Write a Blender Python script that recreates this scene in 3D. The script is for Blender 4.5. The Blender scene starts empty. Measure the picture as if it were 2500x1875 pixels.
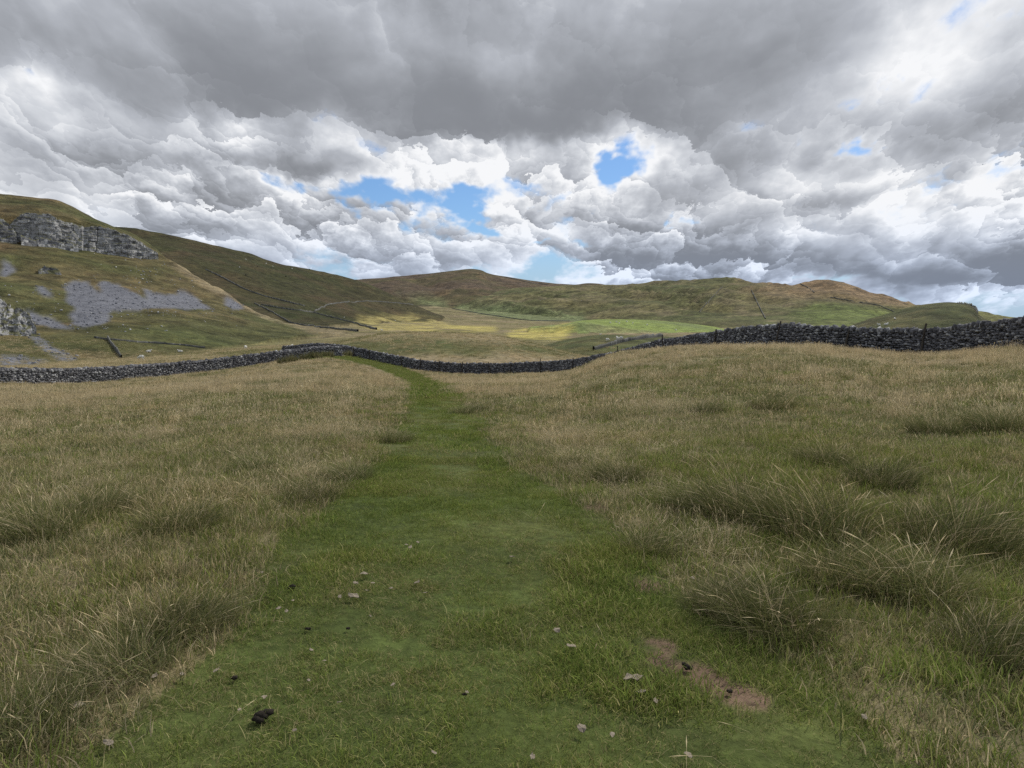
import bpy, bmesh, math, random
import numpy as np
from mathutils import Vector, Matrix

random.seed(7)
rng = np.random.default_rng(7)
scene = bpy.context.scene
COL = scene.collection
PI = math.pi
rad = math.radians

# ------------------------------------------------------------------ camera
W0, H0, FPX = 2500.0, 1875.0, 1807.0        # photograph size and focal length in its pixels
CX, CY = 1250.0, 937.5
HORIZON = 790.0
PITCH = math.atan((CY - HORIZON) / FPX)
EYE = 1.62
cam_data = bpy.data.cameras.new('camera')
cam_data.sensor_width = 36.0
cam_data.lens = 36.0 * FPX / W0
cam_data.clip_start = 0.05
cam_data.clip_end = 40000
cam = bpy.data.objects.new('camera', cam_data)
cam.location = (0, 0, EYE)
cam.rotation_euler = (PI / 2 - PITCH, 0, 0)
COL.objects.link(cam)
scene.camera = cam

SUN_AZ, SUN_EL = rad(38), rad(46)           # clockwise from the viewing direction (+Y), above the horizon

vs = scene.view_settings
vs.view_transform = 'Standard'
vs.look = 'None'
vs.gamma = 1.0
vs.exposure = 0.0
vs.use_curve_mapping = False
scene.cycles.use_denoising = False
scene.cycles.max_bounces = 5
scene.cycles.diffuse_bounces = 2
scene.cycles.transparent_max_bounces = 4

sun_data = bpy.data.lights.new('sun', 'SUN')
sun_data.energy = 3.6
sun_data.angle = rad(5)
sun_data.color = (1.0, 0.95, 0.86)
sun = bpy.data.objects.new('sun', sun_data)
sdir = Vector((math.sin(SUN_AZ) * math.cos(SUN_EL), math.cos(SUN_AZ) * math.cos(SUN_EL), math.sin(SUN_EL)))
sun.rotation_euler = sdir.to_track_quat('Z', 'Y').to_euler()
sun.location = (60, 80, 120)
COL.objects.link(sun)


# ------------------------------------------------------------------ pixel <-> direction
def ray(px, py):
    dx = (np.asarray(px, float) - CX) / FPX
    dy = -(np.asarray(py, float) - CY) / FPX
    cp, sp = math.cos(PITCH), math.sin(PITCH)
    return dx, cp + dy * sp, -sp + dy * cp


def az_el(px, py):
    x, y, z = ray(px, py)
    return np.arctan2(x, y), np.arctan2(z, np.hypot(x, y))


def elev_z(px, py, r):
    """height of a point seen at this pixel at horizontal distance r"""
    a, e = az_el(px, py)
    return EYE + r * np.tan(e)


def az_of_x(px):                            # azimuth of a picture column, taken at the horizon
    return np.arctan2((np.asarray(px, float) - CX) / FPX, 1.0 / math.cos(PITCH))


def project(x, y, z):
    z = z - EYE
    cp, sp = math.cos(PITCH), math.sin(PITCH)
    f = y * cp - z * sp
    u = y * sp + z * cp
    f = np.where(f < 0.05, 0.05, f)
    return CX + FPX * x / f, CY - FPX * u / f


# ------------------------------------------------------------------ node helper
class NT:
    def __init__(self, tree):
        self.t = tree
        tree.nodes.clear()

    def n(self, kind, **kw):
        nd = self.t.nodes.new(kind)
        ins = kw.pop('ins', {})
        for k, v in kw.items():
            setattr(nd, k, v)
        for k, v in ins.items():
            self.set(nd.inputs[k], v)
        return nd

    def set(self, sock, v):
        if hasattr(v, 'is_output') or isinstance(v, bpy.types.NodeSocket):
            self.t.links.new(v, sock)
        elif isinstance(v, bpy.types.Node):
            self.t.links.new(v.outputs[0], sock)
        else:
            sock.default_value = v

    def m(self, op, a, b=None, c=None, clamp=False):
        nd = self.t.nodes.new('ShaderNodeMath')
        nd.operation = op
        nd.use_clamp = clamp
        for i, v in enumerate((a, b, c)):
            if v is not None:
                self.set(nd.inputs[i], v)
        return nd.outputs[0]

    def v(self, op, a, b=None, c=None):
        nd = self.t.nodes.new('ShaderNodeVectorMath')
        nd.operation = op
        for i, v in enumerate((a, b, c)):
            if v is not None:
                self.set(nd.inputs[i], v)
        return nd.outputs['Value'] if op in ('DOT_PRODUCT', 'LENGTH', 'DISTANCE') else nd.outputs[0]

    def noise(self, vec, scale, detail=4, rough=0.55, dist=0.0, color=False, dim='3D'):
        nd = self.t.nodes.new('ShaderNodeTexNoise')
        nd.noise_dimensions = dim
        if vec is not None:
            self.set(nd.inputs['Vector'], vec)
        nd.inputs['Scale'].default_value = scale
        nd.inputs['Detail'].default_value = detail
        nd.inputs['Roughness'].default_value = rough
        nd.inputs['Distortion'].default_value = dist
        return nd.outputs['Color' if color else 0]

    def mix(self, f, a, b, blend='MIX', clamp=True):
        nd = self.t.nodes.new('ShaderNodeMix')
        nd.data_type = 'RGBA'
        nd.blend_type = blend
        nd.clamp_factor = clamp
        self.set(nd.inputs[0], f)
        self.set(nd.inputs[6], a)
        self.set(nd.inputs[7], b)
        return nd.outputs[2]

    def ramp(self, f, a, b, lo=0.0, hi=1.0, smooth=True):
        nd = self.t.nodes.new('ShaderNodeMapRange')
        nd.interpolation_type = 'SMOOTHSTEP' if smooth else 'LINEAR'
        self.set(nd.inputs[0], f)
        for i, v in enumerate((a, b, lo, hi)):
            self.set(nd.inputs[i + 1], v)
        return nd.outputs[0]


def rgb(r, g, b):
    return (r, g, b, 1.0)


# ------------------------------------------------------------------ world: clear sky and broken cloud
world = bpy.data.worlds.new('World')
scene.world = world
world.use_nodes = True
w = NT(world.node_tree)
sky = w.n('ShaderNodeTexSky', sky_type='NISHITA', sun_disc=False, sun_elevation=SUN_EL,
          sun_rotation=SUN_AZ, altitude=300.0, air_density=1.0, dust_density=0.6, ozone_density=1.4)
clear = w.mix(1.0, sky.outputs[0], rgb(0.062, 0.083, 0.108), 'MULTIPLY')
#
dirv = w.n('ShaderNodeTexCoord').outputs['Generated']
sep = w.n('ShaderNodeSeparateXYZ', ins={0: dirv})
dx, dy, dz = sep.outputs
AZ = w.m('ARCTAN2', dx, dy)
EL = w.m('ARCSINE', dz)
ELP = w.m('MAXIMUM', EL, 0.0)
# perspective of a flat cloud layer: features shrink and flatten towards the horizon
inv = w.m('DIVIDE', 1.0, w.m('ADD', w.m('MAXIMUM', dz, 0.0), 0.5))
px_f = w.m('DIVIDE', w.m('MULTIPLY', AZ, 1.6), w.m('ADD', ELP, 0.75))
py_ = w.m('MULTIPLY', w.m('LOGARITHM', w.m('ADD', w.m('MAXIMUM', EL, -0.15), 0.22), 2.718282), 0.95)
pyb = w.m('MULTIPLY', dy, inv)
side = w.ramp(dy, -0.2, 0.35)
px_ = w.m('ADD', w.m('MULTIPLY', px_f, side), w.m('MULTIPLY', w.m('MULTIPLY', dx, inv), w.m('SUBTRACT', 1.0, side)))
pyy = w.m('ADD', w.m('MULTIPLY', py_, side), w.m('MULTIPLY', pyb, w.m('SUBTRACT', 1.0, side)))
P = w.n('ShaderNodeCombineXYZ', ins={0: px_, 1: pyy, 2: 0.0}).outputs[0]

# guide field: where the deck, the gaps and the dark bases lie (as directions in the sky), softly warped
AE = w.n('ShaderNodeCombineXYZ', ins={0: AZ, 1: EL, 2: 0.0}).outputs[0]
wn = w.noise(P, 2.2, 5, 0.6, color=True, dim='2D')
AEw = w.v('ADD', AE, w.v('MULTIPLY', w.v('SUBTRACT', wn, (0.5, 0.5, 0.5)), (0.30, 0.14, 0.0)))


def blobs(lst, start):
    acc = start
    for (px, py, rx, ry, wt) in lst:
        a, e = az_el(px, py)
        sx, sy = FPX / rx, FPX / ry
        d = w.v('MULTIPLY_ADD', AEw, (sx, sy, 0.0), (-float(a) * sx, -float(e) * sy, 0.0))
        q = w.v('DOT_PRODUCT', d, d)
        g = w.m('POWER', 0.36788, q)
        acc = w.m('MULTIPLY_ADD', g, wt, acc)
    return acc


cover = blobs([
    # gaps of blue
    (1505, 425, 42, 62, -.50), (1560, 485, 90, 26, -.40), (1130, 500, 110, 30, -.50), (1330, 478, 120, 26, -.42), (1250, 600, 40, 10, -.3), (650, 455, 60, 20, -.4),
    (770, 474, 90, 28, -.62), (905, 512, 90, 28, -.62), (505, 432, 45, 18, -.45), (1120, 545, 30, 60, -.35),
    (2045, 350, 70, 42, -.72), (2210, 95, 130, 60, -.20), (1700, 488, 45, 16, -.4), (1450, 590, 60, 14, -.25),
    (1880, 300, 150, 90, .22), (2440, 395, 130, 70, .25), (2330, 120, 90, 60, .10), (650, 500, 60, 16, -.35), (0, 250, 40, 30, -.30), (1900, 690, 80, 12, -.3),
    (1420, 480, 45, 26, .42), (1240, 535, 60, 40, .25),
    # solid cover
    (700, 150, 900, 190, .55), (1600, 200, 500, 190, .45), (2300, 300, 230, 150, .35), (300, 400, 330, 90, .3),
    (700, 430, 240, 40, .25), (1800, 520, 260, 70, .3), (2250, 640, 420, 60, .35), (520, 520, 300, 70, .3),
    (1000, 620, 600, 50, .25), (1800, 420, 200, 70, .3), (2250, 460, 200, 60, .25)], 0.19)
dark = blobs([
    (550, 130, 800, 150, .45), (900, 260, 800, 90, .42), (1400, 60, 420, 100, .12), (1750, 240, 380, 105, .55), (1350, 330, 190, 55, .5),
    (780, 425, 190, 30, .52), (130, 375, 180, 50, .45), (1720, 400, 170, 60, .45), (2370, 330, 230, 75, .55),
    (2430, 190, 120, 80, .3), (1840, 535, 250, 48, .55), (2330, 640, 330, 44, .65), (2050, 655, 180, 26, .5),
    (950, 545, 90, 40, .42), (2320, 483, 75, 24, .40), (500, 480, 110, 60, .32), (1300, 610, 90, 30, .3), (1650, 600, 130, 24, .32),
    (1000, 640, 500, 26, .22), (2000, 590, 240, 18, .3), (700, 600, 260, 40, .20),
    # bright rims and towers
    (2010, 50, 230, 70, .06), (2150, 200, 240, 120, .02), (2450, 40, 160, 60, .10), (1300, 395, 260, 40, -.35),
    (400, 330, 260, 45, -.22), (30, 290, 60, 60, -.3), (480, 445, 130, 22, -.25), (720, 535, 120, 55, -.3), (1230, 505, 60, 30, -.35),
    (1560, 400, 70, 50, -.28), (1050, 500, 80, 60, -.25), (1950, 440, 130, 40, -.25), (1500, 560, 170, 30, -.25),
    (2000, 470, 160, 30, -.25), (2250, 560, 300, 26, -.22), (2300, 750, 300, 16, -.1)], 0.30)

# density: fractal noise with rounded heads; each head is brighter on the side towards the light
jit = w.v('MULTIPLY', w.v('SUBTRACT', w.noise(P, 8.0, 6, 0.60, color=True, dim='2D'), (.5, .5, .5)), (0.165, 0.165, 0.0))
PJ = w.v('ADD', P, jit)
na_ = w.noise(P, 2.0, 2, 0.5, 0.2, dim='2D')
nb_ = w.noise(P, 6.0, 7, 0.54, 0.1, dim='2D')
nb2 = w.noise(w.v('ADD', P, (0.02, 0.04, 0.0)), 6.0, 7, 0.54, 0.1, dim='2D')
dens = w.m('MULTIPLY_ADD', na_, 0.9, w.m('MULTIPLY_ADD', nb_, 1.25, -1.075))
lobe = 0.0
for sc_, wd_, ws_ in ((4.2, 0.30, 0.55), (9.5, 0.22, 0.50), (21.0, 0.11, 0.20)):
    q_ = w.v('MULTIPLY', PJ, (sc_, sc_, 0.0))
    vor = w.n('ShaderNodeTexVoronoi', feature='F1', voronoi_dimensions='2D')
    w.set(vor.inputs['Vector'], q_)
    vor.inputs['Scale'].default_value = 1.0
    dens = w.m('MULTIPLY_ADD', w.m('SUBTRACT', 0.42, vor.outputs['Distance']), wd_, dens)
    offv = w.v('SUBTRACT', q_, vor.outputs['Position'])
    lobe = w.m('MULTIPLY_ADD', w.v('DOT_PRODUCT', offv, (0.42, 0.90, 0.0)), ws_, lobe)
tot = w.m('ADD', dens, cover)
alpha = w.ramp(tot, -0.10, 0.22)
thick = w.ramp(tot, 0.0, 0.70)
# high deck is smooth, the low cumulus crisp and lumpy
crisp = w.ramp(EL, 0.34, 0.14, 0.13, 1.0)
lump = w.ramp(w.noise(P, 1.9, 3, 0.5, dim='2D'), 0.36, 0.62, 0.30, 1.0)
shade = w.m('MULTIPLY', w.m('MULTIPLY_ADD', w.m('SUBTRACT', nb_, nb2), 0.9, lobe), w.m('MULTIPLY', crisp, w.m('MULTIPLY', lump, 1.15)))
soft = w.m('SUBTRACT', w.noise(P, 2.1, 5, 0.50, 0.3, dim='2D'), 0.5)
lum = w.m('SUBTRACT', w.m('ADD', shade, w.m('MULTIPLY_ADD', soft, w.ramp(EL, 0.15, 0.33, -0.85, -1.55), w.m('MULTIPLY_ADD', crisp, 0.10, 1.0))), w.m('MULTIPLY', dark, 0.74))
lum = w.m('SUBTRACT', lum, w.m('MULTIPLY_ADD', thick, 0.26, w.ramp(EL, 0.13, 0.0, 0.0, 0.16)))
# nothing gets darker than a lit cloud base: compress the low end instead of clipping it
lum = w.m('MULTIPLY_ADD', w.m('SUBTRACT', lum, 0.5), 1.10, 0.52)
lum = w.m('SMOOTH_MAX', lum, 0.08, 0.45)
lumc = w.ramp(lum, 0.0, 1.0, 0.0, 1.0, smooth=False)
cr = w.n('ShaderNodeValToRGB', ins={0: lumc})
el = cr.color_ramp.elements
el[0].position, el[0].color = 0.0, rgb(0.205, 0.216, 0.240)
el[1].position, el[1].color = 1.0, rgb(0.93, 0.94, 0.96)
for p, c in ((0.25, (0.325, 0.342, 0.375)), (0.5, (0.455, 0.478, 0.525)), (0.75, (0.655, 0.68, 0.725))):
    e = el.new(p)
    e.color = rgb(*c)
# bases near the horizon are bluer (seen through more air)
bluer = w.ramp(EL, 0.16, 0.02)
ccol = w.mix(w.m('MULTIPLY', bluer, 0.75), cr.outputs[0], w.mix(1.0, cr.outputs[0], rgb(0.80, 0.93, 1.15), 'MULTIPLY'))
clear = w.mix(w.ramp(EL, 0.15, 0.0, 0.0, 0.9), clear, rgb(0.40, 0.55, 0.72))
final = w.mix(alpha, clear, ccol)
bg = w.n('ShaderNodeBackground', ins={0: final, 1: 1.0})
w.n('ShaderNodeOutputWorld', ins={0: bg.outputs[0]})
world.cycles.sampling_method = 'NONE'

# ------------------------------------------------------------------ numeric noise
def vnoise(x, y, seed=0):
    x = np.asarray(x, float); y = np.asarray(y, float)
    xi = np.floor(x).astype(np.int64); yi = np.floor(y).astype(np.int64)
    fx = x - xi; fy = y - yi
    fx = fx * fx * fx * (fx * (fx * 6 - 15) + 10); fy = fy * fy * fy * (fy * (fy * 6 - 15) + 10)

    def h(a, b):
        n = (a * 374761393 + b * 668265263 + seed * 1442695041) & 0xffffffff
        n = ((n ^ (n >> 13)) * 1274126177) & 0xffffffff
        n = ((n ^ (n >> 16)) * 2246822519) & 0xffffffff
        return ((n ^ (n >> 15)) & 0xffff) / 32767.5 - 1.0
    a = h(xi, yi); b = h(xi + 1, yi); c = h(xi, yi + 1); d = h(xi + 1, yi + 1)
    return (a + (b - a) * fx) + ((c + (d - c) * fx) - (a + (b - a) * fx)) * fy


def fbm(x, y, octv=4, seed=0, gain=0.5):
    s = 0; a = 1.0; t = 0
    for i in range(octv):
        s = s + a * vnoise(x * 2 ** i + 17.3 * i, y * 2 ** i - 9.1 * i, seed + i)
        t += a; a *= gain
    return s / t


def sstep(a, b, x):
    t = np.clip((x - a) / (b - a), 0, 1)
    return t * t * (3 - 2 * t)


def interp_smooth(xq, xs, ys):
    """monotone cubic (pchip) interpolation with flat ends"""
    xs = np.asarray(xs, float); ys = np.asarray(ys, float)
    h = np.diff(xs); dl = np.diff(ys) / h
    m = np.zeros_like(ys)
    for i in range(1, len(xs) - 1):
        if dl[i - 1] * dl[i] > 0:
            w1 = 2 * h[i] + h[i - 1]; w2 = h[i] + 2 * h[i - 1]
            m[i] = (w1 + w2) / (w1 / dl[i - 1] + w2 / dl[i])
    m[0] = dl[0]; m[-1] = dl[-1]
    xq = np.clip(xq, xs[0], xs[-1])
    i = np.clip(np.searchsorted(xs, xq) - 1, 0, len(xs) - 2)
    t = (xq - xs[i]) / h[i]
    t2, t3 = t * t, t * t * t
    return (2 * t3 - 3 * t2 + 1) * ys[i] + (t3 - 2 * t2 + t) * h[i] * m[i] + (-2 * t3 + 3 * t2) * ys[i + 1] + (t3 - t2) * h[i] * m[i + 1]


# ------------------------------------------------------------------ terrain: one polar height field, cut into named pieces
XMIN, XMAX = -500.0, 3000.0
a_lo, a_hi = float(az_of_x(XMIN)), float(az_of_x(XMAX))
AZIN = np.arange(rad(-42), rad(42) + 1e-6, rad(0.15))
out_r = np.arange(rad(43), rad(317), rad(2.0))
AZG = np.concatenate([AZIN, out_r])                    # continues round the back to close the ring
NA = len(AZG)
AZW = (AZG + PI) % (2 * PI) - PI
dens_pts = [(0.6, .05), (3, .022), (20, .016), (110, .016), (140, .02), (200, .010), (480, .010), (700, .016), (1200, .014), (3600, .014), (5000, .08), (14000, .12)]
rr = [0.6]
while rr[-1] < 14000:
    f = np.interp(math.log(rr[-1]), [math.log(p[0]) for p in dens_pts], [p[1] for p in dens_pts])
    rr.append(rr[-1] * (1 + f))
RG = np.array(rr); NR = len(RG)

# columns: x, distance of the field wall, y of its foot, y of the ground half way
NEAR = [(-500, 60, 945, 968), (0, 68, 938, 959), (300, 78, 928, 948), (500, 86, 908, 930), (700, 93, 880, 905), (800, 99, 868, 898),
        (870, 106, 872, 902), (950, 103, 890, 913), (1050, 98, 907, 925), (1150, 97, 913, 930), (1300, 93, 910, 924),
        (1400, 87, 905, 905), (1460, 81, 898, 881), (1520, 75, 888, 862), (1600, 67, 872, 855), (1700, 59, 858, 851), (1800, 54, 848, 853),
        (1950, 49, 842, 858), (2100, 47, 858, 872), (2200, 46.5, 863, None), (2350, 43.5, 858, None), (2500, 40, 849, None), (3000, 34, 838, None)]
BX = [-500, 0, 300, 600, 900, 1200, 1500, 1800, 2100, 2500, 3000]
BASE = {140: [905, 897, 886, 864, 850, 880, 875, 850, 865, 860, 860],
        180: [898, 889, 874, 852, 836, 866, 872, 845, 858, 855, 855],
        250: [890, 880, 862, 840, 822, 850, 852, 835, 850, 850, 850],
        400: [860, 850, 840, 824, 807, 824, 826, 822, 830, 835, 835],
        600: [840, 830, 822, 810, 798, 807, 813, 815, 815, 820, 820],
        1000: [820, 815, 805, 793, 783, 789, 801, 806, 806, 810, 810],
        1500: [810, 805, 795, 780, 765, 769, 787, 800, 803, 805, 805],
        2200: [800, 795, 785, 770, 748, 753, 777, 797, 801, 802, 802],
        3200: [796, 790, 780, 765, 742, 748, 772, 795, 798, 799, 799],
        5000: [795, 793, 788, 780, 770, 775, 785, 795, 796, 796, 796],
        14000: [792, 792, 792, 792, 792, 792, 792, 792, 792, 792, 792]}
xg = CX + FPX / math.cos(PITCH) * np.tan(np.clip(AZW, a_lo, a_hi))
nx = [c[0] for c in NEAR]
RW = interp_smooth(xg, nx, [c[1] for c in NEAR])
ZW = interp_smooth(xg, nx, [float(elev_z(c[0], c[2], c[1])) for c in NEAR])
zmid = []
for c in NEAR:
    zmid.append(float(elev_z(c[0], c[3], c[1] * .74)) if c[3] else float(elev_z(c[0], c[2], c[1])) * 0.62)
ZM = interp_smooth(xg, nx, zmid)
base_r = sorted(BASE)
bz = np.array([interp_smooth(xg, BX, [float(elev_z(x, y, r)) for x, y in zip(BX, BASE[r])]) for r in base_r])
Z = np.zeros((NA, NR))
for i in range(NA):
    ks = [0.0, 4.0, RW[i] * .35, RW[i] * .74, RW[i], RW[i] * 1.06] + [r for r in base_r]
    zs = [0.0, 0.0, min(ZM[i] * .33, .5) if ZM[i] > 0 else ZM[i] * .33, ZM[i], ZW[i], ZW[i] * 1.0 - .1] + list(bz[:, i])
    Z[i] = interp_smooth(np.log(RG + 8), np.log(np.array(ks) + 8), zs)
# behind the viewer the pasture simply goes on, level
back = sstep(rad(60), rad(120), np.abs(AZW))[:, None]
Z = Z * (1 - back)

ZONE = np.where(RG[None, :] < RW[:, None] + .1, 0, 2) * np.ones((NA, 1), int)
GX = np.sin(AZG)[:, None] * RG[None, :]
GY = np.cos(AZG)[:, None] * RG[None, :]

HILLS = {}
# every hill: x -> list of (distance, y) from its foot to its crest
HILLS[3] = {-500: [(120, 905), (170, 850), (230, 740), (330, 600), (338, 500), (430, 400)],
            0: [(150, 893), (235, 795), (310, 690), (402, 588), (409, 530), (470, 474)],
            130: [(160, 888), (245, 790), (320, 690), (402, 598), (413, 524), (470, 486)],
            190: [(165, 884), (250, 783), (328, 690), (408, 606), (419, 532), (470, 507)],
            250: [(170, 880), (255, 775), (335, 692), (412, 614), (423, 552), (465, 538)],
            330: [(178, 875), (262, 770), (342, 700), (416, 622), (426, 580), (455, 570)],
            390: [(185, 868), (270, 768), (350, 712), (420, 632), (426, 612), (445, 606)],
            440: [(192, 864), (275, 770), (346, 722), (408, 662), (411, 656), (425, 650)],
            520: [(200, 860), (280, 777), (340, 737), (385, 707), (389, 702), (400, 696)],
            640: [(220, 850), (280, 802), (320, 782), (345, 770), (349, 766), (355, 764)],
            760: [(240, 838), (280, 817), (300, 808), (315, 803), (318, 802), (322, 801)],
            880: [(250, 826), (270, 822), (285, 820), (295, 819), (297, 819), (300, 819)],
            1000: [(250, 850), (270, 848), (285, 846), (295, 845), (297, 845), (300, 845)]}
HILLS[4] = {-500: [(600, 760), (800, 640), (1000, 520), (1250, 430)], 0: [(600, 740), (800, 640), (1000, 560), (1250, 492)],
            260: [(600, 742), (800, 672), (1000, 602), (1250, 546)], 400: [(600, 750), (800, 684), (1000, 618), (1250, 571)],
            560: [(600, 766), (800, 707), (1000, 648), (1250, 606)], 700: [(600, 786), (800, 737), (1000, 688), (1250, 646)],
            800: [(620, 796), (850, 754), (1050, 708), (1250, 668)], 880: [(680, 796), (900, 762), (1080, 724), (1250, 688)],
            930: [(800, 787), (950, 767), (1100, 738), (1250, 707)], 1000: [(900, 786), (1000, 774), (1120, 757), (1250, 741)],
            1080: [(900, 792), (1000, 788), (1120, 780), (1250, 774)], 1200: [(900, 820), (1000, 818), (1120, 815), (1250, 810)]}


def far(crest, feet):
    d = {}
    for x, y in crest:
        f = np.interp(x, [q[0] for q in feet], [q[1] for q in feet])
        r0 = np.interp(x, [q[0] for q in feet], [q[2] for q in feet])
        r1 = np.interp(x, [q[0] for q in feet], [q[3] for q in feet])
        d[x] = [(r0, f), (r0 + (r1 - r0) * .3, f + (y - f) * .42), (r0 + (r1 - r0) * .65, f + (y - f) * .74), (r1, y)]
    return d


HILLS[5] = far([(600, 700), (885, 681), (940, 677), (980, 673), (1050, 667), (1110, 660), (1150, 656), (1175, 659), (1190, 666), (1230, 674), (1300, 684),
                (1400, 694), (1440, 690), (1500, 697), (1600, 708), (1800, 730), (2200, 780)], [(600, 745, 2300, 3500), (1200, 740, 2300, 3500), (2200, 790, 2300, 3500)])
HILLS[6] = far([(1000, 745), (1150, 725), (1250, 704), (1400, 697), (1480, 697), (1560, 688), (1650, 687), (1760, 681), (1850, 688), (1950, 688), (2030, 690), (2120, 714),
                (2200, 738), (2300, 757), (2400, 768), (2500, 784), (2700, 800), (3000, 810)],
               [(1000, 765, 1900, 2800), (1250, 766, 1700, 2700), (1560, 783, 1450, 2600), (1760, 795, 1250, 2500), (2200, 806, 1200, 2400), (2500, 808, 1200, 2300), (3000, 815, 1200, 2300)])
HILLS[7] = {x: [(235, 832), (255, (832 * .5 + y * .5) if y < 820 else 828), (280, y * .85 + 832 * .15), (300, y)] for x, y in
            [(1980, 830), (2040, 808), (2080, 793), (2150, 772), (2200, 757), (2250, 745), (2310, 738), (2360, 742), (2378, 750), (2388, 766), (2420, 783), (2480, 802), (2560, 830)]}
HILLS[8] = {x: [(114, f), (126, f * .5 + y * .5), (140, f * .15 + y * .85), (158, y)] for x, y, f in
            [(680, 870, 872), (780, 845, 862), (850, 827, 870), (950, 809, 884), (1020, 806, 892), (1080, 808, 895), (1200, 818, 895), (1300, 838, 895), (1400, 862, 893), (1500, 888, 900), (1600, 915, 916)]}
HILLS[9] = {x: [(185, 868), (205, 868 * .5 + y * .5), (230, y * .85 + 868 * .15), (262, y)] for x, y in
            [(1240, 868), (1300, 852), (1340, 840), (1400, 824), (1440, 818), (1500, 815), (1600, 820), (1700, 828), (1820, 850)]}
HILLS[10] = {x: [(560, f + 3), (600, f), (700, f * .45 + y * .55), (860, y)] for x, y, f in
             [(1290, 800, 801), (1380, 790, 791), (1420, 782.5, 786), (1480, 779, 792), (1540, 779.5, 800), (1600, 782, 808), (1660, 787, 815), (1740, 797, 822), (1800, 810, 826), (1900, 830, 835)]}
for hid, tab in HILLS.items():
    xs = sorted(tab)
    nk = len(tab[xs[0]])
    kr = np.array([interp_smooth(xg, xs, [tab[x][k][0] for x in xs]) for k in range(nk)])
    kz = np.array([interp_smooth(xg, xs, [float(elev_z(x, tab[x][k][1], tab[x][k][0])) for x in xs]) for k in range(nk)])
    slope_in = 0.25
    hz = np.empty((NA, NR))
    for i in range(NA):
        z = interp_smooth(RG, kr[:, i], kz[:, i]) if hid != 3 else np.interp(RG, kr[:, i], kz[:, i])
        z = z - np.maximum(kr[0, i] - RG, 0) * slope_in
        dd = np.maximum(RG - kr[-1, i], 0)
        z = z - dd * (0.22 if hid in (7, 8, 9) else 0.10) - (dd ** 2) * 2e-5
        hz[i] = z
    xfull = np.where(np.abs(AZW) < rad(60), xg, np.where(AZW < 0, XMIN, XMAX))
    lo, hi = xs[0], xs[-1]
    inr = (xfull >= lo - 1) & (xfull <= hi + 1)
    hz = np.where(inr[:, None], hz, -500.0)
    hz = hz - 400.0 * sstep(rad(60), rad(100), np.abs(AZW))[:, None]
    k = np.maximum(0.004 * RG, .15)[None, :] * (1.0 if hid not in (3, 5, 6) else 0.7)
    hh = np.maximum(k - np.abs(Z - hz), 0) / k
    ZONE = np.where(hz > Z, hid, ZONE)
    Z = np.maximum(Z, hz) + hh * hh * k * 0.25

# relief
rfac = np.clip(RG / 8.0, 0.15, 1)[None, :]
nearf = (1 - sstep(90, 160, RG))[None, :]
Z += nearf * rfac * (0.10 * fbm(GX / 5.5, GY / 5.5, 3, 3) + 0.045 * fbm(GX / 1.1, GY / 1.1, 3, 9))
midf = (sstep(100, 150, RG) * (1 - sstep(600, 900, RG)))[None, :]
Z += midf * (0.55 * fbm(GX / 28, GY / 28, 4, 21))
rid = 1 - np.abs(fbm(GX / 60, GY / 60, 4, 33))
Z += (ZONE == 3) * sstep(150, 260, RG)[None, :] * ((rid - .75) * 4.0 + fbm(GX / 14, GY / 14, 3, 41) * 0.8)
Z += (ZONE == 4) * ((1 - np.abs(fbm(GX / 150, GY / 150, 4, 35)) - .75) * 11.0)
gul = 1 - np.abs(fbm(GX / 150 + GY / 420, GY / 520 - GX / 700, 4, 55))
Z += np.isin(ZONE, (5, 6)) * sstep(1300, 1700, RG)[None, :] * (gul - .8) * np.where(ZONE == 6, 44.0, 30.0) * (1 - .85 * sstep(2450, 2700, RG)[None, :] * (ZONE == 6)) * (1 - .85 * sstep(3200, 3500, RG)[None, :])
LRG = np.log(RG)
HALF = len(AZIN)


def terrain(x, y):
    """height of the ground at a point in front of the viewer"""
    x = np.asarray(x, float); y = np.asarray(y, float)
    a = (np.arctan2(x, y) - AZG[0]) % (2 * PI) + AZG[0]
    i = np.clip(np.searchsorted(AZG, a, side='right') - 1, 0, NA - 1)
    k = (i + 1) % NA
    span = np.where(k == 0, AZG[0] + 2 * PI - AZG[-1], AZG[k] - AZG[i])
    s = (a - AZG[i]) / span
    r = np.clip(np.hypot(x, y), RG[0], RG[-1] * .999)
    j = np.clip(np.searchsorted(RG, r) - 1, 0, NR - 2)
    t = (r - RG[j]) / (RG[j + 1] - RG[j])
    return (Z[i, j] * (1 - s) + Z[k, j] * s) * (1 - t) + (Z[i, j + 1] * (1 - s) + Z[k, j + 1] * s) * t


RM = np.exp(np.linspace(math.log(1.2), math.log(9000), 4000))


def hit(px, py, rmin=1.2):
    """where the line of sight through a pixel meets the ground"""
    a, e = az_el(px, py)
    a = float(a); te = math.tan(float(e))
    zt = terrain(np.sin(a) * RM, np.cos(a) * RM)
    ok = np.nonzero((zt >= EYE + RM * te) & (RM > rmin))[0]
    if len(ok) == 0:
        return None
    r = RM[ok[0]]
    return Vector((math.sin(a) * r, math.cos(a) * r, float(zt[ok[0]])))


def inpoly(px, py, poly):
    res = np.zeros(np.shape(px), bool)
    n = len(poly)
    for i in range(n):
        x1, y1 = poly[i]; x2, y2 = poly[(i + 1) % n]
        c = ((y1 > py) != (y2 > py)) & (px < (x2 - x1) * (py - y1) / ((y2 - y1) if y2 != y1 else 1e-9) + x1)
        res ^= c
    return res


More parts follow.
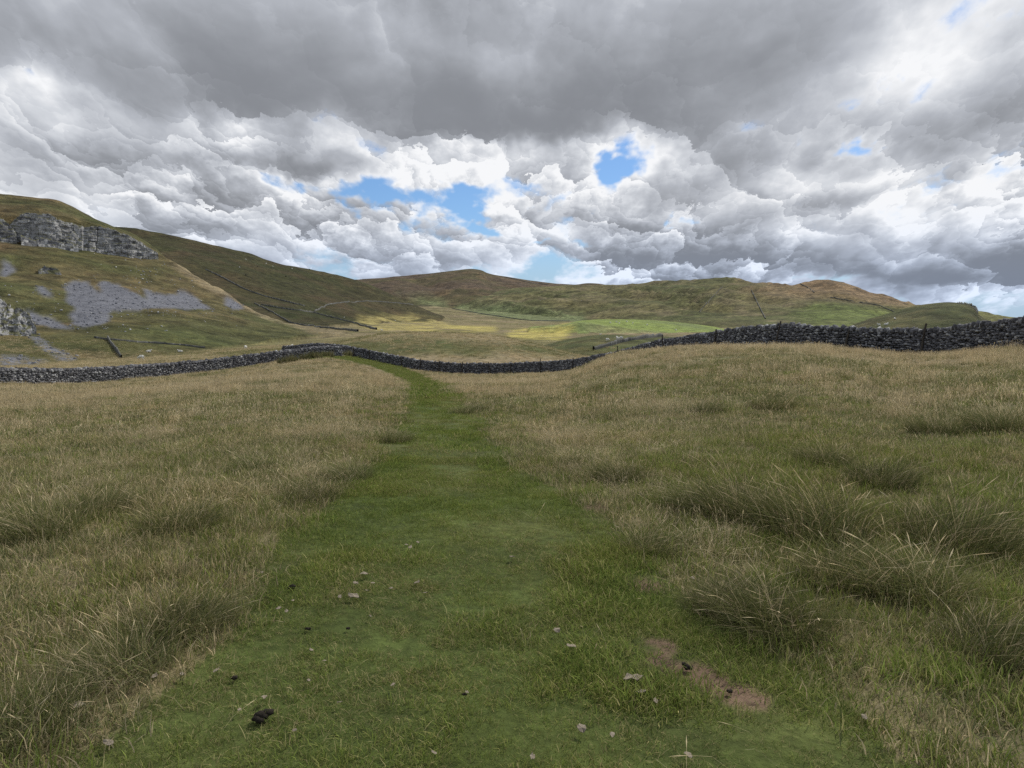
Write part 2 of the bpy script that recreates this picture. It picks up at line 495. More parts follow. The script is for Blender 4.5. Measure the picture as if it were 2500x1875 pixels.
# the trodden green path as a shape on the ground
PL = [(170, 1875), (370, 1700), (540, 1550), (630, 1420), (715, 1285), (860, 1155), (968, 1055), (1003, 975), (1000, 940), (965, 915), (905, 893), (850, 882), (800, 876), (750, 880)]
PR = [(2250, 1875), (2150, 1760), (1990, 1650), (1830, 1560), (1700, 1470), (1590, 1335), (1405, 1215), (1245, 1140), (1225, 1085), (1165, 1015), (1105, 968), (1075, 940), (1030, 914), (960, 891), (885, 871), (800, 858)]
path_poly = []
for p in PL:
    h = hit(*p)
    path_poly.append((h.x, h.y))
for p in reversed(PR):
    h = hit(*p)
    path_poly.append((h.x, h.y))
path_poly += [(2.2, 1.0), (2.2, -6), (-2.6, -6), (-2.2, 1.0)]


def path_mask(x, y):
    q = np.hypot(x, y)
    s = np.clip(q / 14, .35, 1.6)
    wx = x + s * (0.42 * fbm(x / 1.6, y / 1.6, 3, 71)); wy = y + s * (0.42 * fbm(x / 1.6, y / 1.6, 3, 72))
    return inpoly(wx, wy, path_poly)


SOIL = [((1605, 1612), (1700, 1642), 0.075), ((1700, 1642), (1825, 1708), 0.10), ((1560, 1425), (1590, 1430), 0.10), ((1600, 1572), (1630, 1580), 0.07),
        ((1450, 1238), (1470, 1242), 0.10)]
soil_w = []
for a, b, wd in SOIL:
    ha, hb = hit(*a), hit(*b)
    soil_w.append((ha.x, ha.y, hb.x, hb.y, wd))


def soil_mask(x, y):
    best = np.zeros(np.shape(x))
    n = 0.55 + 1.3 * fbm(x / .09, y / .09, 3, 81)
    for ax, ay, bx, by, wd in soil_w:
        vx, vy = bx - ax, by - ay
        L = vx * vx + vy * vy + 1e-9
        t = np.clip(((x - ax) * vx + (y - ay) * vy) / L, 0, 1)
        d = np.hypot(x - ax - t * vx, y - ay - t * vy)
        best = np.maximum(best, 1 - sstep(wd * .5, wd * 1.15, d - wd * .5 * n * 0.6))
    return best


# vegetation colours (albedo), and one yellow with sunlight painted in
C_TAN = np.array((0.235, 0.192, 0.118)); C_OLIVE = np.array((0.112, 0.104, 0.046)); C_GREEN = np.array((0.072, 0.098, 0.024))
C_TURF = np.array((0.062, 0.082, 0.022)); C_DARKG = np.array((0.060, 0.070, 0.026)); C_BROWN = np.array((0.125, 0.088, 0.050))
C_FIELD = np.array((0.175, 0.225, 0.060)); C_PALEF = np.array((0.125, 0.155, 0.070)); C_SUNLIT = np.array((0.40, 0.35, 0.105))
C_HEATH = np.array((0.098, 0.074, 0.052)); C_SCREE = np.array((0.150, 0.155, 0.176)); C_SOIL = np.array((0.145, 0.100, 0.070))


def lerp(a, b, t):
    return a + (b - a) * np.clip(t, 0, 1)[..., None]


PXG, PYG = project(GX, GY, Z)
RR = RG[None, :] * np.ones((NA, 1))
nA = fbm(GX / 9, GY / 9, 4, 101); nB = fbm(GX / 45, GY / 45, 4, 102); nC = fbm(GX / 160, GY / 160, 4, 103); nD = fbm(GX / 2.2, GY / 2.2, 3, 104)
veg = np.zeros((NA, NR, 3)) + C_OLIVE
z0 = ZONE == 0
zin = ZONE.copy()
zp = z0 & path_mask(GX, GY)
ZONE = np.where(zp, 1, ZONE)
past = lerp(lerp(C_OLIVE * np.ones_like(veg), C_TAN * .8, .55 + .8 * nA), C_GREEN, .08 + .8 * fbm(GX / 3.5, GY / 3.5, 3, 107))
veg = np.where(z0[..., None], past, veg)
veg = np.where(zp[..., None], lerp(C_TURF * np.ones_like(veg), C_OLIVE * 1.1, .15 + .6 * nD), veg)
veg = lerp(veg, C_SOIL, soil_mask(GX, GY) * (RR < 40))
z2 = zin == 2
veg = np.where(z2[..., None], lerp(lerp(C_OLIVE * 1.25 * np.ones_like(veg), C_TAN * .9, .45 + .9 * nB), C_DARKG, .1 + 1.1 * nA * nB - .1), veg)
z3 = zin == 3
v3 = .95 * lerp(lerp((C_OLIVE * .82) * np.ones_like(veg), C_BROWN * 1.05, .5 + 1.0 * nB), C_DARKG, .3 + 1.1 * fbm(GX / 25, GY / 25, 4, 110))
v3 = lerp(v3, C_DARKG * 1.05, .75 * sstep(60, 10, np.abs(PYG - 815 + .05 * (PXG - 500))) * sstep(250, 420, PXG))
nose = np.interp(PXG, [390, 440, 520, 640, 760, 880], [628, 656, 702, 766, 802, 819])
v3 = lerp(v3, C_TAN * .95, .8 * sstep(16, 3, PYG - nose + 5 * nA) * sstep(400, 450, PXG) * sstep(900, 820, PXG))
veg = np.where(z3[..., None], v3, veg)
z4 = zin == 4
v4 = .58 * lerp(lerp((C_OLIVE * .70) * np.ones_like(veg), C_DARKG * .9, .45 + 1.2 * nC), C_BROWN, .05 + 1.0 * nB)
veg = np.where(z4[..., None], v4, veg)
z5 = zin == 5
veg = np.where(z5[..., None], .8 * lerp(lerp(C_HEATH * np.ones_like(veg), C_OLIVE * .75, .3 + 1.3 * nC), C_BROWN * 1.2, .0 + 1.0 * nB), veg)
z6 = zin == 6
v6 = .92 * lerp(lerp((C_OLIVE * 1.05) * np.ones_like(veg), C_DARKG * 1.15, .35 + 1.2 * nC), C_TAN * .75, .02 + 1.0 * nB)
v6 = lerp(v6, C_BROWN * 1.3, sstep(60, 10, PYG - 690 - .20 * np.maximum(PXG - 2050, 0)) * sstep(1750, 1980, PXG + 60 * nB))
v6 = lerp(v6, C_GREEN * 1.6, .55 * sstep(1850, 2050, PXG) * sstep(735, 765, PYG + 12 * nC))
veg = np.where(z6[..., None], v6, veg)
veg = np.where((zin == 7)[..., None], lerp((C_DARKG * .85) * np.ones_like(veg), C_OLIVE * .72, .35 + 1.2 * nA), veg)
v8 = lerp(lerp(C_DARKG * 1.2 * np.ones_like(veg), C_OLIVE, .5 + 1.2 * fbm(GX / 4, GY / 4, 4, 120)), C_TAN * .95, np.maximum(sstep(860, 880, PYG + 14 * nA), sstep(836, 812, PYG + 10 * nA - (np.abs(PXG - 1000) * .05)) * .8))
veg = np.where((zin == 8)[..., None], v8, veg)
veg = np.where((zin == 9)[..., None], lerp((C_DARKG * 1.1) * np.ones_like(veg), C_OLIVE, .2 + 1.0 * nA), veg)
wx = PXG + 16 * fbm(GX / 40, GY / 40, 4, 131); wy = PYG + 4.5 * fbm(GX / 40, GY / 40, 4, 132)


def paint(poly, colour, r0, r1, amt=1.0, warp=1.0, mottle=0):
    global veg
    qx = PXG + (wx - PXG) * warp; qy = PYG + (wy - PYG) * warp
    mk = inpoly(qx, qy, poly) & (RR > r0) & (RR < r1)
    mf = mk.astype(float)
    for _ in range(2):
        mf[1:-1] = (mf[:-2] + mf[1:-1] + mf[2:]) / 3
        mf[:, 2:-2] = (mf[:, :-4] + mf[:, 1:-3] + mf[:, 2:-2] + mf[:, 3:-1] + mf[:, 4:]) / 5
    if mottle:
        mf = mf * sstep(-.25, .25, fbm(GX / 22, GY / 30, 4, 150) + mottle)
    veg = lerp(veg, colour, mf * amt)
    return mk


fields = {}
fields['pale'] = paint([(1130, 747), (1235, 741), (1290, 756), (1420, 771), (1440, 786), (1300, 784), (1180, 769), (1100, 752)], C_PALEF, 800, 2600, .9, .25)
paint([(965, 714), (1000, 722), (1098, 741), (1092, 751), (1030, 744)], C_PALEF * .95, 900, 2800, .85, .2)
veg = np.where((zin == 10)[..., None], lerp(C_FIELD * np.ones_like(veg), C_PALEF, .2 + .8 * nB), veg)
paint([(1249, 824), (1240, 811), (1277, 801), (1359, 797), (1378, 788), (1412, 793), (1416, 802), (1388, 818), (1366, 830), (1290, 830)], C_SUNLIT, 240, 1300, .8, 1.0, .30)  # patches of sun on the dale floor, painted into the turf colour
paint([(1000, 794), (1100, 793), (1215, 797), (1212, 810), (1150, 812), (1000, 806)], C_SUNLIT, 240, 1300, .7, 1.0, .15)
paint([(870, 776), (1000, 772), (1100, 790), (1080, 806), (930, 806), (860, 795)], lerp(C_TAN[None, :], C_SUNLIT, np.array([.6]))[0] * .95, 240, 1300, .8, 1.0, .15)  # tan grass with the same painted sunlight mixed in
paint([(1430, 800), (1480, 798), (1620, 815), (1560, 822), (1450, 812)], C_TAN, 240, 900, .6)
# scree fans below the scar
scree = np.zeros((NA, NR))
SCREE = [[(163, 697), (185, 684), (200, 690), (212, 682), (232, 704), (255, 718), (240, 690), (258, 686), (300, 700), (350, 722), (362, 745), (352, 706), (375, 714), (402, 722), (418, 716), (436, 724), (432, 712), (448, 708), (470, 722), (498, 742), (518, 752), (500, 755), (420, 753), (340, 756), (262, 760), (268, 784), (240, 796), (205, 800), (178, 790), (165, 768), (190, 750), (170, 730)],
         [(0, 632), (18, 640), (38, 660), (22, 672), (0, 678)], [(92, 690), (112, 700), (135, 722), (118, 724), (96, 712)],
         [(60, 752), (100, 772), (150, 790), (185, 805), (140, 802), (80, 786)], [(60, 800), (100, 830), (150, 862), (190, 880), (150, 884), (110, 862), (75, 830)],
         [(0, 868), (60, 870), (120, 882), (100, 890), (0, 892)], [(548, 720), (575, 735), (598, 752), (570, 756), (552, 745)], [(155, 725), (200, 745), (215, 756), (175, 752)]]
for pz in SCREE:
    qx = PXG + .5 * (wx - PXG) + 5 * fbm(GX / 7, GY / 7, 3, 140); qy = PYG + .5 * (wy - PYG) + 4 * fbm(GX / 7, GY / 7, 3, 141)
    scree = np.maximum(scree, (inpoly(qx, qy, pz) & (zin == 3)).astype(float))
sm_ = scree.copy()
sm_[1:-1] = (sm_[:-2] + sm_[1:-1] + sm_[2:]) / 3
sm_[:, 1:-1] = (sm_[:, :-2] + sm_[:, 1:-1] + sm_[:, 2:]) / 3
scree_hard = scree
scree = np.clip(sm_ * 1.5 - .25 + .18 * fbm(GX / 3, GY / 3, 3, 143), 0, 1) * (sm_ > .05)
veg = lerp(veg, C_SCREE, scree)
rocky = scree.copy()

# ------------------------------------------------------------------ ground material
def attr(n, name, kind='GEOMETRY'):
    nd = n.n('ShaderNodeAttribute', attribute_name=name)
    return nd


def ground_material(name, fine=1.0):
    m = bpy.data.materials.new(name)
    m.use_nodes = True
    n = NT(m.node_tree)
    col = attr(n, 'veg').outputs['Color']
    rk = attr(n, 'rocky').outputs['Fac']
    pos = n.n('ShaderNodeNewGeometry').outputs['Position']
    dist = n.v('LENGTH', pos)
    farf = n.ramp(dist, 60, 260)
    vfar = n.ramp(dist, 600, 1600)
    # streaks of tussock and bare stems at every scale
    f1 = n.noise(pos, 14.0, 5, 0.65)
    f2 = n.noise(n.v('MULTIPLY', pos, (1, 1, 0.4)), 1.1, 6, 0.62)
    f3 = n.noise(n.v('MULTIPLY', pos, (1, 1, 2.5)), 0.11, 7, 0.66, 0.4)
    f4 = n.noise(n.v('MULTIPLY', pos, (1, 1, 3.0)), 0.020, 8, 0.66, 0.5)
    k = n.m('MULTIPLY', n.ramp(f1, .25, .75, .55, 1.45, False), n.ramp(f2, .3, .7, .62, 1.38, False))
    k3 = n.ramp(f3, .34, .66, .48, 1.52, False)
    k4 = n.ramp(f4, .36, .64, .40, 1.60, False)
    kk = n.m('MULTIPLY', k, n.m('ADD', n.m('MULTIPLY', n.m('SUBTRACT', k3, 1.0), n.m('MULTIPLY_ADD', farf, .8, .2)), 1.0))
    kk = n.m('MULTIPLY', kk, n.m('ADD', n.m('MULTIPLY', n.m('SUBTRACT', k4, 1.0), n.m('MULTIPLY_ADD', vfar, .75, .05)), 1.0))
    c1 = n.mix(1.0, col, n.n('ShaderNodeCombineColor', ins={0: kk, 1: kk, 2: kk}).outputs[0], 'MULTIPLY')
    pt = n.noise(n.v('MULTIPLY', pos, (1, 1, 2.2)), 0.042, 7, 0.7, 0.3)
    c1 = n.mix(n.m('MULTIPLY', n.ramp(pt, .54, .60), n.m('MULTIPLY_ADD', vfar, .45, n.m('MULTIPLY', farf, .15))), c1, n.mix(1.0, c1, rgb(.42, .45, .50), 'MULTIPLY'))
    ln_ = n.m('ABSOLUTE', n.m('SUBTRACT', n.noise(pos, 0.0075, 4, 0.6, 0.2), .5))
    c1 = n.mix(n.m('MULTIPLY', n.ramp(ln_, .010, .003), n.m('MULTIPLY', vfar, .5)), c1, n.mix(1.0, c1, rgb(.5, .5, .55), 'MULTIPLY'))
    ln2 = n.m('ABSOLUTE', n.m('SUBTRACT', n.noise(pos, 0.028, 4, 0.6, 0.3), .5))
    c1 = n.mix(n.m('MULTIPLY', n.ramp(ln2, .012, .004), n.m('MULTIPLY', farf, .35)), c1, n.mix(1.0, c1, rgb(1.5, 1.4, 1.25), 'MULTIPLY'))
    hue = n.noise(pos, 0.33, 5, 0.6)
    c1 = n.mix(n.ramp(hue, .45, .7, 0, .35), c1, n.mix(1.0, c1, rgb(1.35, 1.12, .85), 'MULTIPLY'))
    # rubble of the screes
    vo = n.n('ShaderNodeTexVoronoi', ins={'Vector': pos, 'Scale': 0.75})
    vg = n.ramp(n.n('ShaderNodeSeparateColor', ins={0: vo.outputs['Color']}).outputs[0], 0, 1, .82, 1.15, False)
    rub = n.mix(1.0, col, n.n('ShaderNodeCombineColor', ins={0: vg, 1: vg, 2: vg}).outputs[0], 'MULTIPLY')
    cfin = n.mix(rk, c1, rub)
    b = n.n('ShaderNodeBump', ins={'Strength': 0.55, 'Distance': 0.06, 'Height': n.m('ADD', f1, f2)})
    b2 = n.n('ShaderNodeBump', ins={'Strength': n.m('MULTIPLY', farf, .8), 'Distance': 3.5, 'Height': f3, 'Normal': b.outputs[0]})
    bs = n.n('ShaderNodeBsdfPrincipled', ins={'Base Color': cfin, 'Roughness': 0.95, 'Normal': b2.outputs[0]})
    bs.inputs['Specular IOR Level'].default_value = 0.1
    n.n('ShaderNodeOutputMaterial', ins={0: bs.outputs[0]})
    return m


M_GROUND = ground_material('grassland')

# vertex normals of the whole field, so that the pieces meet without a seam
P3 = np.stack([GX, GY, Z], -1)
da = np.roll(P3, -1, 0) - np.roll(P3, 1, 0)
dr = np.gradient(P3, axis=1)
NRM = np.cross(da, dr)
NRM /= np.linalg.norm(NRM, axis=-1, keepdims=True) + 1e-12
NRM[NRM[..., 2] < 0] *= -1

names = {0: 'pasture', 1: 'grass_path', 2: 'valley_floor', 3: 'scar_hillside', 4: 'fell_slope', 5: 'distant_moor', 6: 'long_fell', 7: 'grassy_knoll', 8: 'grassy_hummock', 9: 'valley_mound', 10: 'green_field'}
ai = np.arange(NA); an = (ai + 1) % NA
idx = np.arange(NA * NR).reshape(NA, NR)
zc = ZONE[:, :-1]


def mesh_from(name, verts, faces_flat, loop_start, mat, smooth=True):
    me = bpy.data.meshes.new(name)
    nv, nf = len(verts), len(loop_start)
    me.vertices.add(nv); me.loops.add(len(faces_flat)); me.polygons.add(nf)
    me.vertices.foreach_set('co', np.ascontiguousarray(verts, dtype=np.float32).ravel())
    me.loops.foreach_set('vertex_index', np.ascontiguousarray(faces_flat, dtype=np.int32))
    me.polygons.foreach_set('loop_start', np.ascontiguousarray(loop_start, dtype=np.int32))
    if smooth:
        me.polygons.foreach_set('use_smooth', np.ones(nf, bool))
    me.update(calc_edges=True)
    if mat:
        me.materials.append(mat)
    return me


def add_attr(me, name, data, kind='FLOAT'):
    if kind == 'FLOAT_COLOR':
        a = me.attributes.new(name, 'FLOAT_COLOR', 'POINT')
        d = np.ones((len(data), 4), np.float32); d[:, :3] = data
        a.data.foreach_set('color', d.ravel())
    elif kind == 'FLOAT_VECTOR':
        a = me.attributes.new(name, 'FLOAT_VECTOR', 'POINT')
        a.data.foreach_set('vector', np.ascontiguousarray(data, np.float32).ravel())
    else:
        a = me.attributes.new(name, kind, 'POINT')
        a.data.foreach_set('value', np.ascontiguousarray(data, np.int32 if kind == 'INT' else np.float32))


def link(name, me, parent=None, **props):
    o = bpy.data.objects.new(name, me)
    COL.objects.link(o)
    if parent:
        o.parent = parent
    for k, v in props.items():
        o[k] = v
    return o


for zid, nm in names.items():
    I, J = np.nonzero(zc == zid)
    if len(I) == 0:
        continue
    q = np.stack([idx[I, J], idx[an[I], J], idx[an[I], J + 1], idx[I, J + 1]], 1)
    u, invx = np.unique(q.ravel(), return_inverse=True)
    vv = P3.reshape(-1, 3)[u]
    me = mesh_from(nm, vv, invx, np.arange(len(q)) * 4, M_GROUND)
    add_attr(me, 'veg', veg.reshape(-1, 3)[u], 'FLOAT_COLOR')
    add_attr(me, 'rocky', rocky.reshape(-1)[u])
    me.normals_split_custom_set_from_vertices(NRM.reshape(-1, 3)[u].astype(np.float32))
    link(nm, me, kind='structure')
# the small disc of turf right under the viewer closes the sheet
ring = P3[:, 0, :]
dv = np.vstack([ring, [[0, 0, float(ring[:, 2].mean())]]])
df = np.stack([np.full(NA, NA), an, ai], 1).ravel()
dm = mesh_from('turf_underfoot', dv, df, np.arange(NA) * 3, M_GROUND)
add_attr(dm, 'veg', np.tile(C_TURF, (NA + 1, 1)), 'FLOAT_COLOR')
add_attr(dm, 'rocky', np.zeros(NA + 1))
link('turf_underfoot', dm, kind='structure')

#@@PART2
# ------------------------------------------------------------------ materials of the objects
def stone_material(name, dark, mid, pale, scale=1.0, moss=0.0):
    m = bpy.data.materials.new(name)
    m.use_nodes = True
    n = NT(m.node_tree)
    at = attr(n, 'tint').outputs['Fac']
    rnd = n.n('ShaderNodeObjectInfo').outputs['Random']
    t = n.m('FRACT', n.m('ADD', at, rnd))
    geo = n.n('ShaderNodeNewGeometry')
    pos = geo.outputs['Position']
    f = n.noise(pos, 5.0 * scale, 6, 0.62)
    g = n.noise(pos, 26.0 * scale, 4, 0.6)
    c = n.mix(n.ramp(t, .0, .8), dark, mid)
    c = n.mix(n.ramp(n.m('ADD', n.m('MULTIPLY', t, .7), n.m('MULTIPLY', f, .6)), .80, 1.08), c, pale)
    k = n.ramp(g, .3, .7, .7, 1.3, False)
    c = n.mix(1.0, c, n.n('ShaderNodeCombineColor', ins={0: k, 1: k, 2: k}).outputs[0], 'MULTIPLY')
    if moss:
        bd = n.m('ABSOLUTE', n.m('SUBTRACT', n.noise(n.v('MULTIPLY', pos, (.05, .05, .62)), 1.0, 3, .55, .15), .5))
        c = n.mix(n.ramp(bd, .030, .006, 0, .6), c, rgb(.03, .03, .032))
        jn = n.m('ABSOLUTE', n.m('SUBTRACT', n.noise(n.v('MULTIPLY', pos, (.5, .5, .09)), 1.0, 3, .6, .1), .5))
        c = n.mix(n.ramp(jn, .02, .004, 0, .6), c, rgb(.03, .03, .032))
        nz = n.n('ShaderNodeSeparateXYZ', ins={0: geo.outputs['Normal']}).outputs[2]
        c = n.mix(n.m('MULTIPLY', n.ramp(n.m('ADD', nz, n.m('MULTIPLY', n.m('SUBTRACT', f, .5), 1.2)), .35, .75), moss), c, rgb(0.085, 0.085, 0.035))
    b = n.n('ShaderNodeBump', ins={'Strength': 0.6, 'Distance': 0.03 / scale, 'Height': n.m('ADD', f, g)})
    bs = n.n('ShaderNodeBsdfPrincipled', ins={'Base Color': c, 'Roughness': 0.92, 'Normal': b.outputs[0]})
    bs.inputs['Specular IOR Level'].default_value = 0.15
    n.n('ShaderNodeOutputMaterial', ins={0: bs.outputs[0]})
    return m


def plain_material(name, c1, c2, scale, rough=.9, stretch=(1, 1, 1)):
    m = bpy.data.materials.new(name)
    m.use_nodes = True
    n = NT(m.node_tree)
    co = n.n('ShaderNodeTexCoord').outputs['Object']
    f = n.noise(n.v('MULTIPLY', co, stretch), scale, 6, .62)
    c = n.mix(n.ramp(f, .35, .65), c1, c2)
    b = n.n('ShaderNodeBump', ins={'Strength': 0.5, 'Distance': 0.01, 'Height': f})
    bs = n.n('ShaderNodeBsdfPrincipled', ins={'Base Color': c, 'Roughness': rough, 'Normal': b.outputs[0]})
    bs.inputs['Specular IOR Level'].default_value = 0.15
    n.n('ShaderNodeOutputMaterial', ins={0: bs.outputs[0]})
    return m


M_STONE = stone_material('limestone_blocks', rgb(.070, .069, .073), rgb(.155, .154, .163), rgb(.42, .42, .41))
M_CORE = plain_material('rubble_gap_shade', rgb(.016, .015, .015), rgb(.03, .029, .028), 6)  # rubble coloured near black: shade of the gaps between stones painted in
M_CRAG = stone_material('limestone_crag', rgb(.16, .16, .165), rgb(.285, .283, .282), rgb(.47, .465, .455), .12, .9)
M_ROCK = stone_material('loose_rock', rgb(.26, .26, .26), rgb(.40, .40, .39), rgb(.62, .61, .58), .8)
M_FARWALL = stone_material('far_wall_stone', rgb(.080, .080, .072), rgb(.12, .12, .108), rgb(.20, .20, .19), .4)
M_POST = plain_material('weathered_wood', rgb(.030, .026, .022), rgb(.085, .072, .058), 9, .9, (4, 4, .5))
M_WOOL = plain_material('wool', rgb(.62, .60, .54), rgb(.78, .76, .70), 14)
M_DARKWOOL = plain_material('dark_coat', rgb(.018, .015, .013), rgb(.035, .03, .026), 14)
M_LEAF = plain_material('dry_leaf', rgb(.15, .12, .085), rgb(.36, .31, .24), 22)
M_DUNG = plain_material('dung', rgb(.012, .010, .008), rgb(.035, .028, .020), 60)


def blade_material():
    m = bpy.data.materials.new('grass_blades')
    m.use_nodes = True
    n = NT(m.node_tree)
    c = attr(n, 'blade').outputs['Color']
    rnd = n.n('ShaderNodeObjectInfo').outputs['Random']
    k = n.m('MULTIPLY_ADD', rnd, .6, .75)
    c = n.mix(1.0, c, n.n('ShaderNodeCombineColor', ins={0: k, 1: k, 2: k}).outputs[0], 'MULTIPLY')
    pos = n.n('ShaderNodeNewGeometry').outputs['Position']
    f = n.noise(pos, .55, 4, .6)
    c = n.mix(n.ramp(f, .40, .68, 0, .45), c, n.mix(1.0, c, rgb(1.08, .99, .88), 'MULTIPLY'))
    d = n.n('ShaderNodeBsdfDiffuse', ins={'Color': c})
    t = n.n('ShaderNodeBsdfTranslucent', ins={'Color': c})
    mx = n.n('ShaderNodeMixShader', ins={0: .30, 1: d.outputs[0], 2: t.outputs[0]})
    n.n('ShaderNodeOutputMaterial', ins={0: mx.outputs[0]})
    return m


M_BLADE = blade_material()


# ------------------------------------------------------------------ stone shapes
def cube_grid():
    keys = [(i, j, k) for i in (-1, 0, 1) for j in (-1, 0, 1) for k in (-1, 0, 1) if (i, j, k) != (0, 0, 0)]
    ix = {k: n for n, k in enumerate(keys)}
    faces = []
    for ax in range(3):
        o = [a for a in range(3) if a != ax]
        for s in (-1, 1):
            for a in (-1, 0):
                for b in (-1, 0):
                    def kk(u, v):
                        t = [0, 0, 0]; t[ax] = s; t[o[0]] = u; t[o[1]] = v
                        return ix[tuple(t)]
                    f = [kk(a, b), kk(a + 1, b), kk(a + 1, b + 1), kk(a, b + 1)]
                    if (s > 0) == (ax == 1):
                        f.reverse()
                    faces.append(f)
    v = np.array(keys, float)
    nrm = np.abs(v).sum(1)
    v *= np.where(nrm == 3, .80, np.where(nrm == 2, .93, 1.04))[:, None]
    return v, np.array(faces)


CG_V, CG_F = cube_grid()
STONE_V = [CG_V * (1 + rng.normal(0, .09, CG_V.shape)) + rng.normal(0, .05, CG_V.shape) for _ in range(14)]
BX_V0 = np.array([(x, y, z) for z in (-1, 1) for (x, y) in ((-1, -1), (1, -1), (1, 1), (-1, 1))], float)
BX_F = np.array([(3, 2, 1, 0), (4, 5, 6, 7), (0, 1, 5, 4), (1, 2, 6, 5), (2, 3, 7, 6), (3, 0, 4, 7)])
BOX_V = [BX_V0 * (1 + rng.normal(0, .13, (8, 3))) for _ in range(14)]


class Pile:
    """many loose shapes gathered into one mesh"""
    def __init__(self):
        self.v = []; self.f = []; self.t = []; self.n = 0

    def add(self, shape, faces, mat3, loc, tint):
        p = shape @ mat3.T + loc
        self.v.append(p); self.f.append(faces + self.n); self.t.append(np.full(len(p), tint)); self.n += len(p)

    def build(self, name, mat, parent=None, **props):
        v = np.vstack(self.v); f = np.vstack(self.f)
        me = mesh_from(name, v, f.ravel(), np.arange(len(f)) * 4, mat, smooth=False)
        add_attr(me, 'tint', np.concatenate(self.t))
        return link(name, me, parent, **props)


def rot3(rx, ry, rz):
    return np.array(Matrix.Rotation(rz, 3, 'Z') @ Matrix.Rotation(ry, 3, 'Y') @ Matrix.Rotation(rx, 3, 'X'))


def resample(pts, step):
    pts = np.asarray(pts, float)
    d = np.concatenate([[0], np.cumsum(np.hypot(*np.diff(pts, axis=0).T))])
    s = np.arange(0, d[-1], step)
    # smooth cubic through the points
    def cub(vals):
        m = np.gradient(vals, d)
        i = np.clip(np.searchsorted(d, s, side='right') - 1, 0, len(d) - 2)
        h = d[i + 1] - d[i]; t = (s - d[i]) / h
        return (2 * t**3 - 3 * t**2 + 1) * vals[i] + (t**3 - 2 * t**2 + t) * h * m[i] + (-2 * t**3 + 3 * t**2) * vals[i + 1] + (t**3 - t**2) * h * m[i + 1]
    return s, np.stack([cub(pts[:, 0]), cub(pts[:, 1])], 1)


def at_x(x, r):
    a = float(az_of_x(x))
    return (math.sin(a) * r, math.cos(a) * r)


STONE_ME = []
for i, sv in enumerate(STONE_V):
    me = mesh_from('stone', sv, CG_F.ravel(), np.arange(len(CG_F)) * 4, M_STONE, smooth=False)
    STONE_ME.append(me)


